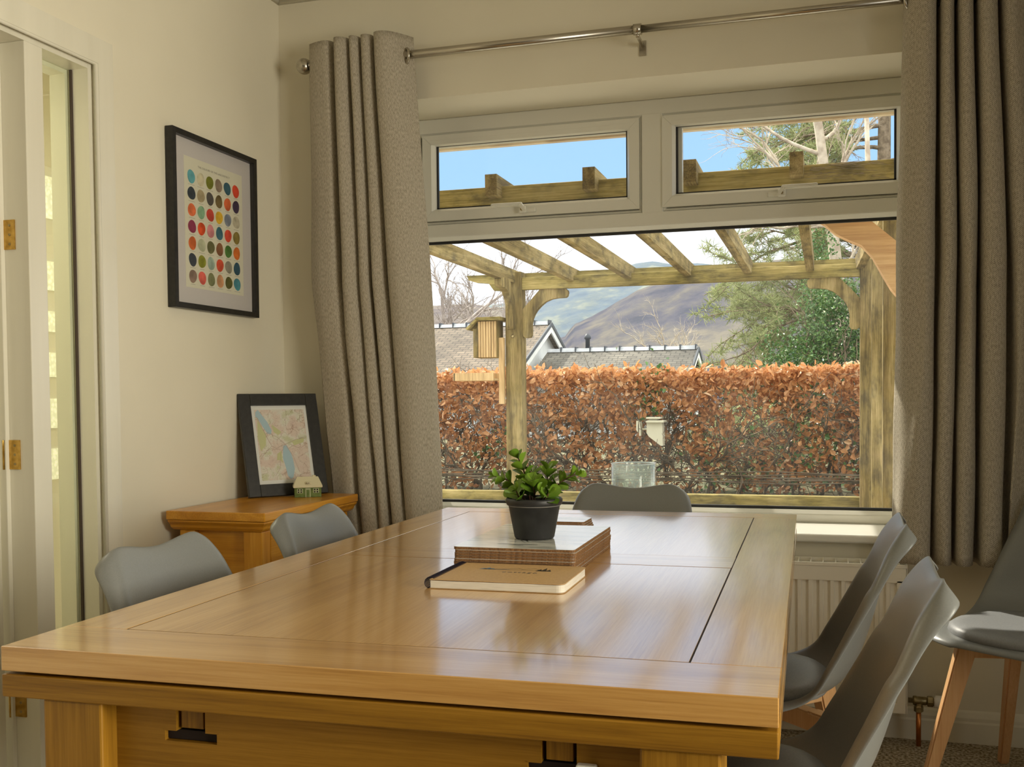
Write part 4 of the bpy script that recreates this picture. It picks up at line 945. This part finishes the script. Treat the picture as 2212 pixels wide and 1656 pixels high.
bmesh.ops.transform(m.bm, matrix=Matrix.Translation((-2.235, 7.342, 1.545)) @ Matrix.Rotation(R(90), 4, 'X'), verts=m.bm.verts); part(m, 'bolt', brassd)
NB = [(-.12, 1.869), (-.11, 1.83), (-.07, 1.80), (-.017, 1.768), (.03, 1.725), (.075, 1.700), (.126, 1.675), (.165, 1.63), (.2, 1.563), (.235, 1.50), (.262, 1.465), (.29, 1.39), (.32, 1.31), (.40, 1.27), (.40, 1.54), (.26, 1.68), (.165, 1.765), (.06, 1.869)]
m = MB(); m.prism([(a, 4.30, b) for a, b in NB], (0, .07, 0)); o = part(m, 'brace', newt); o['label'] = 'newer orange timber brace'
m = MB()
for k in range(46):
    rnd = random.Random(k); x = rnd.uniform(-.10, .17); y = rnd.uniform(4.278, 4.29); z = 1.955 + rnd.uniform(-.018, .05); a = rnd.uniform(-.35, .25); l = rnd.uniform(.03, .08)
    m.tube([(x, y, z), (x + l * math.cos(a), y - .006, z + l * math.sin(a) * .6)], .0009, 3)
tag(m.build('pine_needle_litter', branchm), 'brown pine needles caught on the near pergola beam', 'pine needles', kind='stuff')
for (x0, x1, y, lb) in ((.262, .332, 6.9, 'slim timber post standing just behind the right end of the pergola, left of the pair'), (.238, .330, 5.0, 'slim timber post beside the right curtain, nearest the window of the pair')):
    tag(MB().box(x0, x1, y, y + .07, GZ, 2.26 if y > 6 else 1.92, .004).build('fence_post', tim_z), lb, 'post', 'slim posts by the right curtain')
tag(MB().box(-3.6, .9, 7.485, 7.555, .20, .385, .008).build('timber_edging', tim_x), 'horizontal mossy sleeper edging the bed at the foot of the hedge', 'sleeper')
# bird box, its batten and a feeding tray
bb = empty('bird_box', (0, 0, 0), 0, 'striped timber bird box with a sloping roof on the left pergola post', 'bird box')
m = MB()
for k in range(7):
    xa = -2.478 + k * .0205; m.box(xa, xa + .0170, 7.255 + .003 * (k % 2), 7.27, 1.39, 1.655 + 0, .002)
m.build('front_boards', ply, bb)
m = MB(); m.prism([(x, 7.27, z) for x, z in ((-2.512, 1.388), (-2.335, 1.388), (-2.335, 1.660), (-2.45, 1.660), (-2.512, 1.59))], (0, .15, 0)); m.box(-2.513, -2.478, 7.25, 7.272, 1.388, 1.60); m.build('box_body', tim_z, bb)
m = MB(); m.box(-2.475, -2.296, 7.225, 7.45, 1.661, 1.684, .002); m.prism([(x, 7.225, z) for x, z in ((-2.475, 1.684), (-2.475, 1.664), (-2.553, 1.592), (-2.565, 1.604))], (0, .225, 0)); m.build('box_roof', tim_x, bb)
ft = empty('bird_feeding_tray', (0, 0, 0), 0, 'small timber feeding tray on a batten fixed below the bird box', 'bird table')
MB().box(-2.334, -2.295, 7.30, 7.338, 1.045, 1.535, .002).build('batten', ply, ft)
m = MB(); m.box(-2.63, -2.3345, 7.18, 7.40, 1.222, 1.232, .001); m.box(-2.64, -2.3345, 7.17, 7.182, 1.218, 1.275, .001); m.box(-2.64, -2.3345, 7.398, 7.41, 1.218, 1.275, .001); m.box(-2.645, -2.632, 7.17, 7.41, 1.218, 1.275, .001); m.build('tray', ply, ft)

# ---- leaves and twigs
class Leaves:
    def __init__(s, seed): s.v = []; s.f = []; s.s = []; s.r = random.Random(seed)
    def leaf(s, p, ln, wd, sh, d=None, n=None):
        r = s.r
        if d is None: d = Vector((r.gauss(0, 1), r.gauss(0, 1), r.gauss(-.3, 1))).normalized()
        if n is None: n = Vector((r.gauss(0, 1), r.gauss(-.4, 1), r.gauss(.4, 1)))
        a = d.cross(n); 
        if a.length < 1e-3: a = Vector((1, 0, 0))
        a.normalize(); n2 = a.cross(d); k = len(s.v); c = r.uniform(.1, .35)
        q = [p, p + d * ln * .35 + a * wd * .5 + n2 * wd * c, p + d * ln * .8 + a * wd * .3 + n2 * wd * c * .6, p + d * ln - n2 * wd * .1, p + d * ln * .8 - a * wd * .3 + n2 * wd * c * .6, p + d * ln * .35 - a * wd * .5 + n2 * wd * c]
        s.v += [tuple(x) for x in q]; s.f += [(k, k + 1, k + 2, k + 3), (k, k + 3, k + 4, k + 5)]; s.s += [sh, sh]
    def blade(s, p, d, ln, wd, sh):
        a = d.cross(Vector((0, 1, .1))).normalized() * wd * .5; k = len(s.v); e = p + d * ln
        s.v += [tuple(p - a), tuple(p + a), tuple(e + a * .4), tuple(e - a * .4)]; s.f.append((k, k + 1, k + 2, k + 3)); s.s.append(sh)
    def build(s, name, m_, par=None): return raw(name, s.v, s.f, m_, par, shade=s.s)
class Twigs:
    def __init__(s): s.v = []; s.f = []
    def seg(s, a, b, ra, rb, n=4):
        d = (b - a); 
        if d.length < 1e-5: return
        d.normalize(); u = d.cross(Vector((.3, .2, 1))).normalized(); w_ = d.cross(u); k = len(s.v)
        for c, r_ in ((a, ra), (b, rb)):
            for j in range(n): t = 2 * PI * j / n; s.v.append(tuple(c + (u * math.cos(t) + w_ * math.sin(t)) * r_))
        for j in range(n): s.f.append((k + j, k + (j + 1) % n, k + n + (j + 1) % n, k + n + j))
    def path(s, pts, r0, r1, n=4):
        k = len(pts) - 1
        for i in range(k): s.seg(pts[i], pts[i + 1], r0 + (r1 - r0) * i / k, r0 + (r1 - r0) * (i + 1) / k, n)
    def build(s, name, m_, par=None): return raw(name, s.v, s.f, m_, par, smooth=True)
def grow(tw, r, p, d, ln, rad, depth, spread=.6, droop=0., ends=None, kids=(2, 4), shrink=.72, wig=.16, n=4):
    k = 5 if depth > 1 else 4; pts = [p]; q = p; dd = d
    for i in range(k):
        dd = (dd + Vector((r.gauss(0, wig), r.gauss(0, wig), r.gauss(0, wig) - droop)) * (1.0)).normalized(); q = q + dd * ln / k; pts.append(q)
    tw.path(pts, rad, rad * .62, n if depth > 1 else 3)
    if ends is not None and depth <= 1: ends += pts[2:]
    if depth == 0: return
    for c in range(r.randint(*kids)):
        i = r.randint(max(1, k // 3), k); b = (pts[i] - pts[i - 1]).normalized()
        sd = Vector((r.gauss(0, 1), r.gauss(0, 1), r.gauss(0, .8))); sd = (sd - b * sd.dot(b)).normalized()
        grow(tw, r, pts[i], (b + sd * r.uniform(.5, 1.3) * spread).normalized(), ln * shrink * r.uniform(.7, 1.1), rad * .55, depth - 1, spread, droop, ends, kids, shrink, wig, n)
    grow(tw, r, pts[-1], dd, ln * shrink, rad * .6, depth - 1, spread, droop, ends, kids, shrink, wig, n)

# hedge
HX0, HX1, HY0, HY1, HZ0, HZ1 = -4.9, 2.4, 9.0, 9.85, 0.22, 1.325
hed = empty('beech_hedge', (0, 0, 0), 0, 'long clipped hedge of brown copper leaves behind the pergola', 'hedge')
lv_ = Leaves(3); r = lv_.r
def topz(x, y): return HZ1 + .022 * math.sin(x * 1.7) + .03 * mnoise.noise(Vector((x * 3, y * 3, 0))) + .01 * x
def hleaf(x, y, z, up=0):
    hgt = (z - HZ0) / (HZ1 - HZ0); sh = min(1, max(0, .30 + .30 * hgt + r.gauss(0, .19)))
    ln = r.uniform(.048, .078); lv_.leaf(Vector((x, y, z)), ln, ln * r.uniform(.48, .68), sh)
for i in range(15500):                                             # front face, thinner low down
    x = r.uniform(HX0, HX1); t = r.random() ** .72; z = HZ0 + .05 + t * (HZ1 - HZ0 - .02)
    cl = mnoise.noise(Vector((x * 2.6, z * 3.2, 5.))) + .45 * mnoise.noise(Vector((x * 8, z * 8, 9.)))
    if r.random() > .60 + .9 * cl + .55 * (t - .45): continue
    hleaf(x, HY0 + abs(r.gauss(0, .09)) + .06 * mnoise.noise(Vector((x * 4, 1, z * 4))), z)
for i in range(8200):
    x = r.uniform(HX0, HX1); y = r.uniform(HY0, HY1); hleaf(x, y, topz(x, y) - abs(r.gauss(0, .045)))
for i in range(5200):
    x = r.uniform(HX0, HX1); t = r.random(); hleaf(x, r.uniform(HY0 + .1, HY1), HZ0 + t * (HZ1 - HZ0))
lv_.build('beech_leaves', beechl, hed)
tw = Twigs(); r = random.Random(8)
x = HX0
while x < HX1:
    for yy in (9.22, 9.5, 9.72):
        p = Vector((x + r.uniform(-.06, .06), yy + r.uniform(-.08, .08), HZ0 - .03)); grow(tw, r, p, Vector((r.gauss(0, .12), r.gauss(0, .1), 1)).normalized(), .50, r.uniform(.010, .022), 3, .75, 0, None, (2, 3), .74, .22)
    x += .23
for i in range(3600):
    p = Vector((r.uniform(HX0, HX1), r.uniform(HY0 + .03, HY1), r.uniform(HZ0, HZ1 - .04))); q = [p]; d = Vector((r.gauss(0, 1), r.gauss(0, .5), r.gauss(.2, .8))).normalized()
    for k in range(4): d = (d + Vector((r.gauss(0, .35), r.gauss(0, .35), r.gauss(0, .35)))).normalized(); q.append(q[-1] + d * .07)
    tw.path(q, r.uniform(.002, .0045), .0012, 3)
tw.build('hedge_branches', mat('hedge_twig', nodes=speckle((.07, .05, .03), (.16, .12, .08), 20, .3, .01), rough=.9), hed)
iv = Leaves(21); r = iv.r
for cx, cz, n_i, s_ in ((-1.52, 1.22, 90, .12), (-1.55, 1.02, 60, .09), (-.25, .62, 160, .28), (-.9, .50, 90, .2), (-2.9, .60, 60, .12), (.15, .55, 70, .2)):
    for i in range(n_i): iv.leaf(Vector((cx + r.gauss(0, s_), HY0 + .02 + abs(r.gauss(0, .1)), cz + r.gauss(0, s_ * .9))), r.uniform(.03, .05), r.uniform(.028, .045), r.random())
iv.build('ivy_leaves', ivyl, hed)
# low wattle rods at the foot of the hedge
tw = Twigs(); r = random.Random(4)
for k in range(6):
    z = .365 + .016 * (k % 6) + r.uniform(-.006, .006); pts = [Vector((x_, 8.86 + .02 * math.sin(x_ * 9 + k) + .004 * k, z + .008 * math.sin(x_ * 4 + k * 2))) for x_ in [-3.6 + i * .2 for i in range(24)]]; tw.path(pts, .0055, .0055, 5)
tag(tw.build('wattle_edging', MATS['hedge_twig']), 'low woven hurdle of thin brown rods along the foot of the hedge', 'fence')
# pale angular shape against the hedge, modelled as a small box
wb = empty('white_angular_shape', (0, 0, 0), 0, 'small pale angular shape against the middle of the hedge', 'bird box')
whm = mat('pale_white', (.62, .60, .48), .6)
k8 = 8.93 / 8.6
m = MB(); m.prism([(x, 8.90, z) for x, z in ((-1.508, .865), (-1.375, .865), (-1.372, .835), (-1.368, .665), (-1.385, .665), (-1.49, .745), (-1.508, .775))], (0, .12, 0)); m.build('box_body', whm, wb)
m = MB(); m.box(-1.510, -1.355, 8.87, 9.05, .866, .884, .002); m.box(-1.510, -1.385, 8.88, 9.05, .898, .912, .002); m.box(-1.49, -1.42, 8.92, 9.0, .884, .898); m.build('box_roof', whm, wb)
m = MB(); m.prism([(x, 8.91, z) for x, z in ((-1.60, .88), (-1.585, .88), (-1.585, .78), (-1.60, .80))], (0, .08, 0)); m.box(-1.575, -1.560, 8.91, 8.99, .75, .87, .001); m.box(-1.60, -1.50, 8.96, 8.975, .80, .815); m.build('side_slat', whm, wb)
# shrub seen through the thin foot of the hedge
sh_ = Leaves(31); r = sh_.r
for i in range(3200):
    v = Vector((r.gauss(0, 1), r.gauss(0, 1), r.gauss(0, 1))).normalized() * r.random() ** .4
    sh_.leaf(Vector((-.75 + v.x * .75, 10.7 + v.y * .5, .62 + v.z * .42)), .05, .025, min(1, max(0, .75 + r.gauss(0, .2))))
gs = sh_.build('low_shrub', pinel); tag(gs, 'pale green low shrub glimpsed through the foot of the hedge', 'shrub')

# holly
hol = empty('holly_bush', (0, 0, 0), 0, 'glossy dark green holly bush rising behind the right part of the hedge', 'bush')
hl = Leaves(41); r = hl.r
for (cx, cy, cz, rx, ry, rz, n_i) in ((-.05, 11.3, 1.35, .62, .5, .62, 7200), (.10, 11.3, 1.95, .36, .35, .38, 2300), (-.42, 11.2, 1.15, .42, .4, .40, 2400), (.55, 11.5, 1.6, .5, .5, .8, 3200), (-.1, 12.0, 2.5, .25, .3, .55, 900)):
    for i in range(n_i):
        v = Vector((r.gauss(0, 1), r.gauss(0, 1), r.gauss(0, 1))).normalized() * (r.random() ** .33) * (1 + .18 * r.gauss(0, 1)); p = Vector((cx + v.x * rx, cy + v.y * ry, cz + v.z * rz))
        if mnoise.noise(p * 4.5) < -.18: continue
        hl.leaf(p, r.uniform(.032, .05), r.uniform(.018, .028), min(1, max(0, .42 + r.gauss(0, .24))))
hl.build('holly_leaves', hollyl, hol)
tw = Twigs(); r = random.Random(42)
for x in (-.3, -.05, .15, .5): grow(tw, r, Vector((x, 11.4, .2)), Vector((0, 0, 1)), .9, .03, 3, .6)
tw.build('holly_branches', branchm, hol)
# pine
pin = empty('pine_tree', (0, 0, 0), 0, 'loose spreading pine with drooping green boughs behind the pergola on the right', 'tree')
tw = Twigs(); r = random.Random(77); ends = []
tw.path([Vector((.85, 15.0, .1)), Vector((.80, 15, 2)), Vector((.72, 15, 4)), Vector((.74, 15, 6.2)), Vector((.65, 15, 8))], .13, .05, 8)
for k in range(34):
    z = .95 + k * .165; side = -1 if k % 4 else 1; L_ = (2.05 - .16 * abs(z - 2.2)) * r.uniform(.75, 1.1) * (1 if side < 0 else .7)
    grow(tw, r, Vector((.76, 15, z)), Vector((side * 1, r.uniform(-.75, .5), r.uniform(-.05, .30))).normalized(), L_ * .60, .032, 3, .55, .035, ends, (2, 4), .66, .13)
tw.build('pine_branches', branchm, pin)
nl = Leaves(78); r2 = nl.r
for p in ends:
    if r2.random() > (.72 if p.z < 3.1 else .42): continue
    for i in range(17):
        d = Vector((r2.gauss(0, 1), r2.gauss(0, .8), r2.gauss(.25, .8))).normalized(); nl.blade(p + d * .01, d, r2.uniform(.06, .13), .0085, min(1, max(0, .5 + r2.gauss(0, .25))))
nl.build('pine_needles', pinel, pin)
# birch with pale bare twigs, right of the pergola
def bare(name, label, loc, d, ln, rad, depth, mt, seed, spread=.6, droop=0., kids=(2, 4), shrink=.74, group=None, n=5, wig=.13):
    t_ = Twigs(); grow(t_, random.Random(seed), Vector(loc), Vector(d).normalized(), ln, rad, depth, spread, droop, None, kids, shrink, wig, n); return tag(t_.build(name, mt), label, 'tree', group)
birch = empty('birch_tree', (0, 0, 0), 0, 'bare pale barked tree with a fan of fine twigs seen in the right top pane', 'tree')
t_ = Twigs(); r = random.Random(15); base = [Vector((.25, 13, .1)), Vector((.20, 13, 1.6)), Vector((.05, 13, 3.0)), Vector((-.10, 13, 4.2)), Vector((-.32, 13, 5.6))]; t_.path(base, .10, .04, 7)
for (i, f, dx, dz, ln) in ((1, .9, -1, .75, .95), (2, .2, -1, .50, 1.55), (2, .5, .9, .9, .85), (2, .8, -1, .6, 1.5), (3, .1, .7, 1, .9), (3, .4, -1, .35, 1.5), (2, .05, -1, .12, .95), (3, .8, -.8, .6, .9), (3, .9, .9, .6, .9), (2, .95, 1, .4, .7), (1, .6, .8, 1, .7)):
    p = base[i].lerp(base[i + 1], f); grow(t_, r, p, Vector((dx, r.uniform(-.3, .3), dz)).normalized(), ln * .62, .028, 4, .62, -.01, None, (2, 3), .72, .16)
t_.build('birch_branches', palebark, birch)
MB().tube([(.62, 12.4, .1), (.52, 12.4, 2.2), (.44, 12.4, 3.2), (.40, 12.4, 4.6)], [.06, .045, .035, .02], 8).build('second_stem', palebark, birch)
# bare trees on the left
bt = 'bare trees behind the left roof'
bare('bare_tree', 'bare drooping birch at the far left edge of the window view', (-13.0, 31, .5), (.1, 0, 1), 2.9, .13, 5, mauvebark, 3, .62, .045, (2, 4), .68, bt, 4)
bare('bare_tree', 'bare round headed tree between the window edge and the bird box', (-12.1, 34, .5), (.05, 0, 1), 2.1, .11, 5, mauvebark, 9, .75, .0, (2, 4), .66, bt, 4)
bare('bare_tree', 'bare upright tree just left of the bird box', (-10.4, 30, .5), (0, 0, 1), 1.9, .09, 5, mauvebark, 12, .45, -.03, (2, 4), .68, bt, 4)
bare('bare_tree', 'bare upright tree whose tips show above the left pergola post', (-9.15, 31, .5), (.02, 0, 1), 2.15, .09, 5, mauvebark, 19, .36, -.05, (2, 4), .70, bt, 4)
bare('bare_tree', 'thin bare tree standing against the hillside behind the lower roof', (-3.4, 29.6, .3), (-.25, 0, 1), 1.42, .055, 5, palebark, 29, .8, .01, (2, 4), .70, None, 4)

# ------------------------------------------------------------------ neighbouring houses
def roofn(c1, c2, c3):
    def f(nt, b):
        t = N(nt, 'ShaderNodeTexCoord'); m_ = N(nt, 'ShaderNodeMapping'); m_.inputs['Scale'].default_value = (1, 1, 1); nt.links.new(t.outputs['Object'], m_.inputs[0])
        br = N(nt, 'ShaderNodeTexBrick'); br.inputs['Scale'].default_value = 1.; br.inputs['Brick Width'].default_value = .22; br.inputs['Row Height'].default_value = .13; br.inputs['Mortar Size'].default_value = .016; br.inputs['Mortar Smooth'].default_value = .6
        br.inputs['Color1'].default_value = (*c1, 1); br.inputs['Color2'].default_value = (*c2, 1); br.inputs['Mortar'].default_value = (*c3, 1); nt.links.new(m_.outputs[0], br.inputs['Vector'])
        n = N(nt, 'ShaderNodeTexNoise', i_Scale=1.1, i_Detail=5.); nt.links.new(m_.outputs[0], n.inputs['Vector']); r_ = ramp(nt, [(.35, (.62, .60, .58)), (.65, (1.15, 1.1, 1.02))]); nt.links.new(n.outputs[0], r_.inputs[0])
        x_ = N(nt, 'ShaderNodeMix', data_type='RGBA', blend_type='MULTIPLY'); x_.inputs[0].default_value = 1; nt.links.new(br.outputs[0], x_.inputs[6]); nt.links.new(r_.outputs[0], x_.inputs[7]); nt.links.new(x_.outputs[2], b.inputs['Base Color'])
        bump(nt, b, br.outputs[1], -.5, .02)
    return f
roofA = mat('stone_tile_roof', nodes=roofn((.19, .155, .125), (.125, .10, .085), (.05, .045, .042)), rough=.9); roofB = mat('grey_tile_roof', nodes=roofn((.15, .145, .135), (.105, .10, .095), (.05, .05, .05)), rough=.9)
ridgem = mat('ridge_tile', nodes=speckle((.34, .36, .40), (.50, .52, .56), 4, .05, .01), rough=.7); vergem = mat('dark_verge', (.05, .06, .08), .6); renderw = mat('white_render', nodes=speckle((.70, .72, .74), (.80, .82, .83), 3, .05, .01), rough=.8)
def house(name, label, x0, x1, yr, zr, depth, slope, wallz=.22):
    e = empty(name, (0, 0, 0), 0, label, 'house', None)
    ze = zr - depth * slope; t = .10
    for sg, nm in ((-1, 'roof'), (1, 'roof')):
        m = MB(); m.prism([(x0, yr, zr), (x0, yr + sg * depth, ze), (x0, yr + sg * depth, ze - t), (x0, yr, zr - t)], (x1 - x0, 0, 0)); m.build(nm, roofA if x0 < -10 else roofB, e)
    m = MB(); m.prism([(x0 + .15, yr - depth + .3, wallz), (x0 + .15, yr + depth - .3, wallz), (x0 + .15, yr + depth - .3, ze - t + .28 * slope), (x0 + .15, yr, zr - t), (x0 + .15, yr - depth + .3, ze - t + .28 * slope)], (x1 - x0 - .35, 0, 0)); m.build('house_wall', renderw, e)
    for sg in (-1, 1):
        m = MB(); m.prism([(x1, yr, zr + .03), (x1, yr + sg * depth, ze + .03), (x1, yr + sg * depth, ze - .06), (x1, yr, zr - .06)], (.04, 0, 0)); m.build('verge', vergem, e)
        m = MB(); m.prism([(x1 - .02, yr, zr - .05), (x1 - .02, yr + sg * depth, ze - .05), (x1 - .02, yr + sg * depth, ze - .22), (x1 - .02, yr, zr - .22)], (.035, 0, 0)); m.build('barge_board', renderw, e)
    m = MB(); x = x0; k = 0
    while x < x1 - .02:
        xe = min(x + .36, x1); m.prism([(x, yr - .13, zr - .035), (x, yr - .05, zr + .05 + .012 * (k % 2)), (x, yr + .05, zr + .05 + .012 * (k % 2)), (x, yr + .13, zr - .035)], (xe - x - .02, 0, 0)); x += .36; k += 1
    m.build('ridge_tiles', ridgem, e)
    m = MB(); x = x0 + .36
    while x < x1: m.box(x - .022, x + .004, yr - .14, yr + .14, zr - .02, zr + .085); x += .36
    m.build('ridge_joints', vergem, e)
    return e
h1 = house('neighbour_house', 'bungalow with a brown stone tiled roof and white gable beyond the bird box', -16, -6.62, 25.0, 2.93, 4.2, .42)
h2 = house('neighbour_house', 'low roof with a row of ridge tiles in front of the hillside', -6.56, -2.93, 24.5, 2.22, 3.6, .40)
m = MB(); m.lathe([(.06, 0), (.06, .35), (.09, .37), (.09, .42), (.04, .5)], -6.05, 26.6, 10, 'z', 2.25); m.build('flue_pipe', vergem, h1)
h3 = empty('white_house', (0, 0, 0), 0, 'pale house corner high up beside the right curtain', 'house')
MB().box(.875, 5.5, 17.5, 23, .2, 4.25).build('house_wall', mat('cream_render', (.80, .76, .62), .8), h3)
m = MB(); m.prism([(.77, 17.3, 4.25), (1.05, 17.7, 4.85), (5.6, 17.7, 4.85), (5.6, 17.3, 4.25)], (0, 4, 0)); m.build('roof', mat('blue_slate', (.33, .38, .42), .6), h3)

# ------------------------------------------------------------------ hills, with distance haze painted into their ground colours
def hill(name, label, Y0, Y1, sky_pts, cols, nscale, seed, rough_=1.):
    nx, ny = 130, 44; x0, x1 = sky_pts[0][0], sky_pts[-1][0]; vs, fs = [], []
    def sk(x):
        for a, b in zip(sky_pts, sky_pts[1:]):
            if x <= b[0]: k = (x - a[0]) / (b[0] - a[0]); k = k * k * (3 - 2 * k) * .4 + k * .6; return a[1] + (b[1] - a[1]) * k
        return sky_pts[-1][1]
    for j in range(ny + 1):
        t = j / ny; Y = Y0 + (Y1 - Y0) * t
        for i in range(nx + 1):
            x = x0 + (x1 - x0) * i / nx; h = sk(x); xs = x * (Y / Y1) 
            nn = mnoise.fractal(Vector((x * nscale, Y * nscale * .8, seed)), 1., 2.1, 6)
            z = (h + 6) * math.sin(t * PI / 2) ** 1.15 - 6 + nn * 1.5 * rough_ * math.sin(min(1, t * 1.02) * PI) ** .6 * (h / 20) + (nn * .25 if t > .95 else 0)
            vs.append((xs, Y, z))
    for j in range(ny):
        for i in range(nx): a = j * (nx + 1) + i; fs.append((a, a + 1, a + nx + 2, a + nx + 1))
    def hn(nt, b):
        v = coords(nt, (1, 1, 1.6)); n = N(nt, 'ShaderNodeTexNoise', i_Scale=.11, i_Detail=9., i_Roughness=.62); nt.links.new(v, n.inputs['Vector'])
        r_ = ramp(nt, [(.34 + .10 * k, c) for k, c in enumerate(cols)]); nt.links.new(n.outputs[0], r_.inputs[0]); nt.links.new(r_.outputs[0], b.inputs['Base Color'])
        bump(nt, b, n.outputs[0], .5, 1.2)
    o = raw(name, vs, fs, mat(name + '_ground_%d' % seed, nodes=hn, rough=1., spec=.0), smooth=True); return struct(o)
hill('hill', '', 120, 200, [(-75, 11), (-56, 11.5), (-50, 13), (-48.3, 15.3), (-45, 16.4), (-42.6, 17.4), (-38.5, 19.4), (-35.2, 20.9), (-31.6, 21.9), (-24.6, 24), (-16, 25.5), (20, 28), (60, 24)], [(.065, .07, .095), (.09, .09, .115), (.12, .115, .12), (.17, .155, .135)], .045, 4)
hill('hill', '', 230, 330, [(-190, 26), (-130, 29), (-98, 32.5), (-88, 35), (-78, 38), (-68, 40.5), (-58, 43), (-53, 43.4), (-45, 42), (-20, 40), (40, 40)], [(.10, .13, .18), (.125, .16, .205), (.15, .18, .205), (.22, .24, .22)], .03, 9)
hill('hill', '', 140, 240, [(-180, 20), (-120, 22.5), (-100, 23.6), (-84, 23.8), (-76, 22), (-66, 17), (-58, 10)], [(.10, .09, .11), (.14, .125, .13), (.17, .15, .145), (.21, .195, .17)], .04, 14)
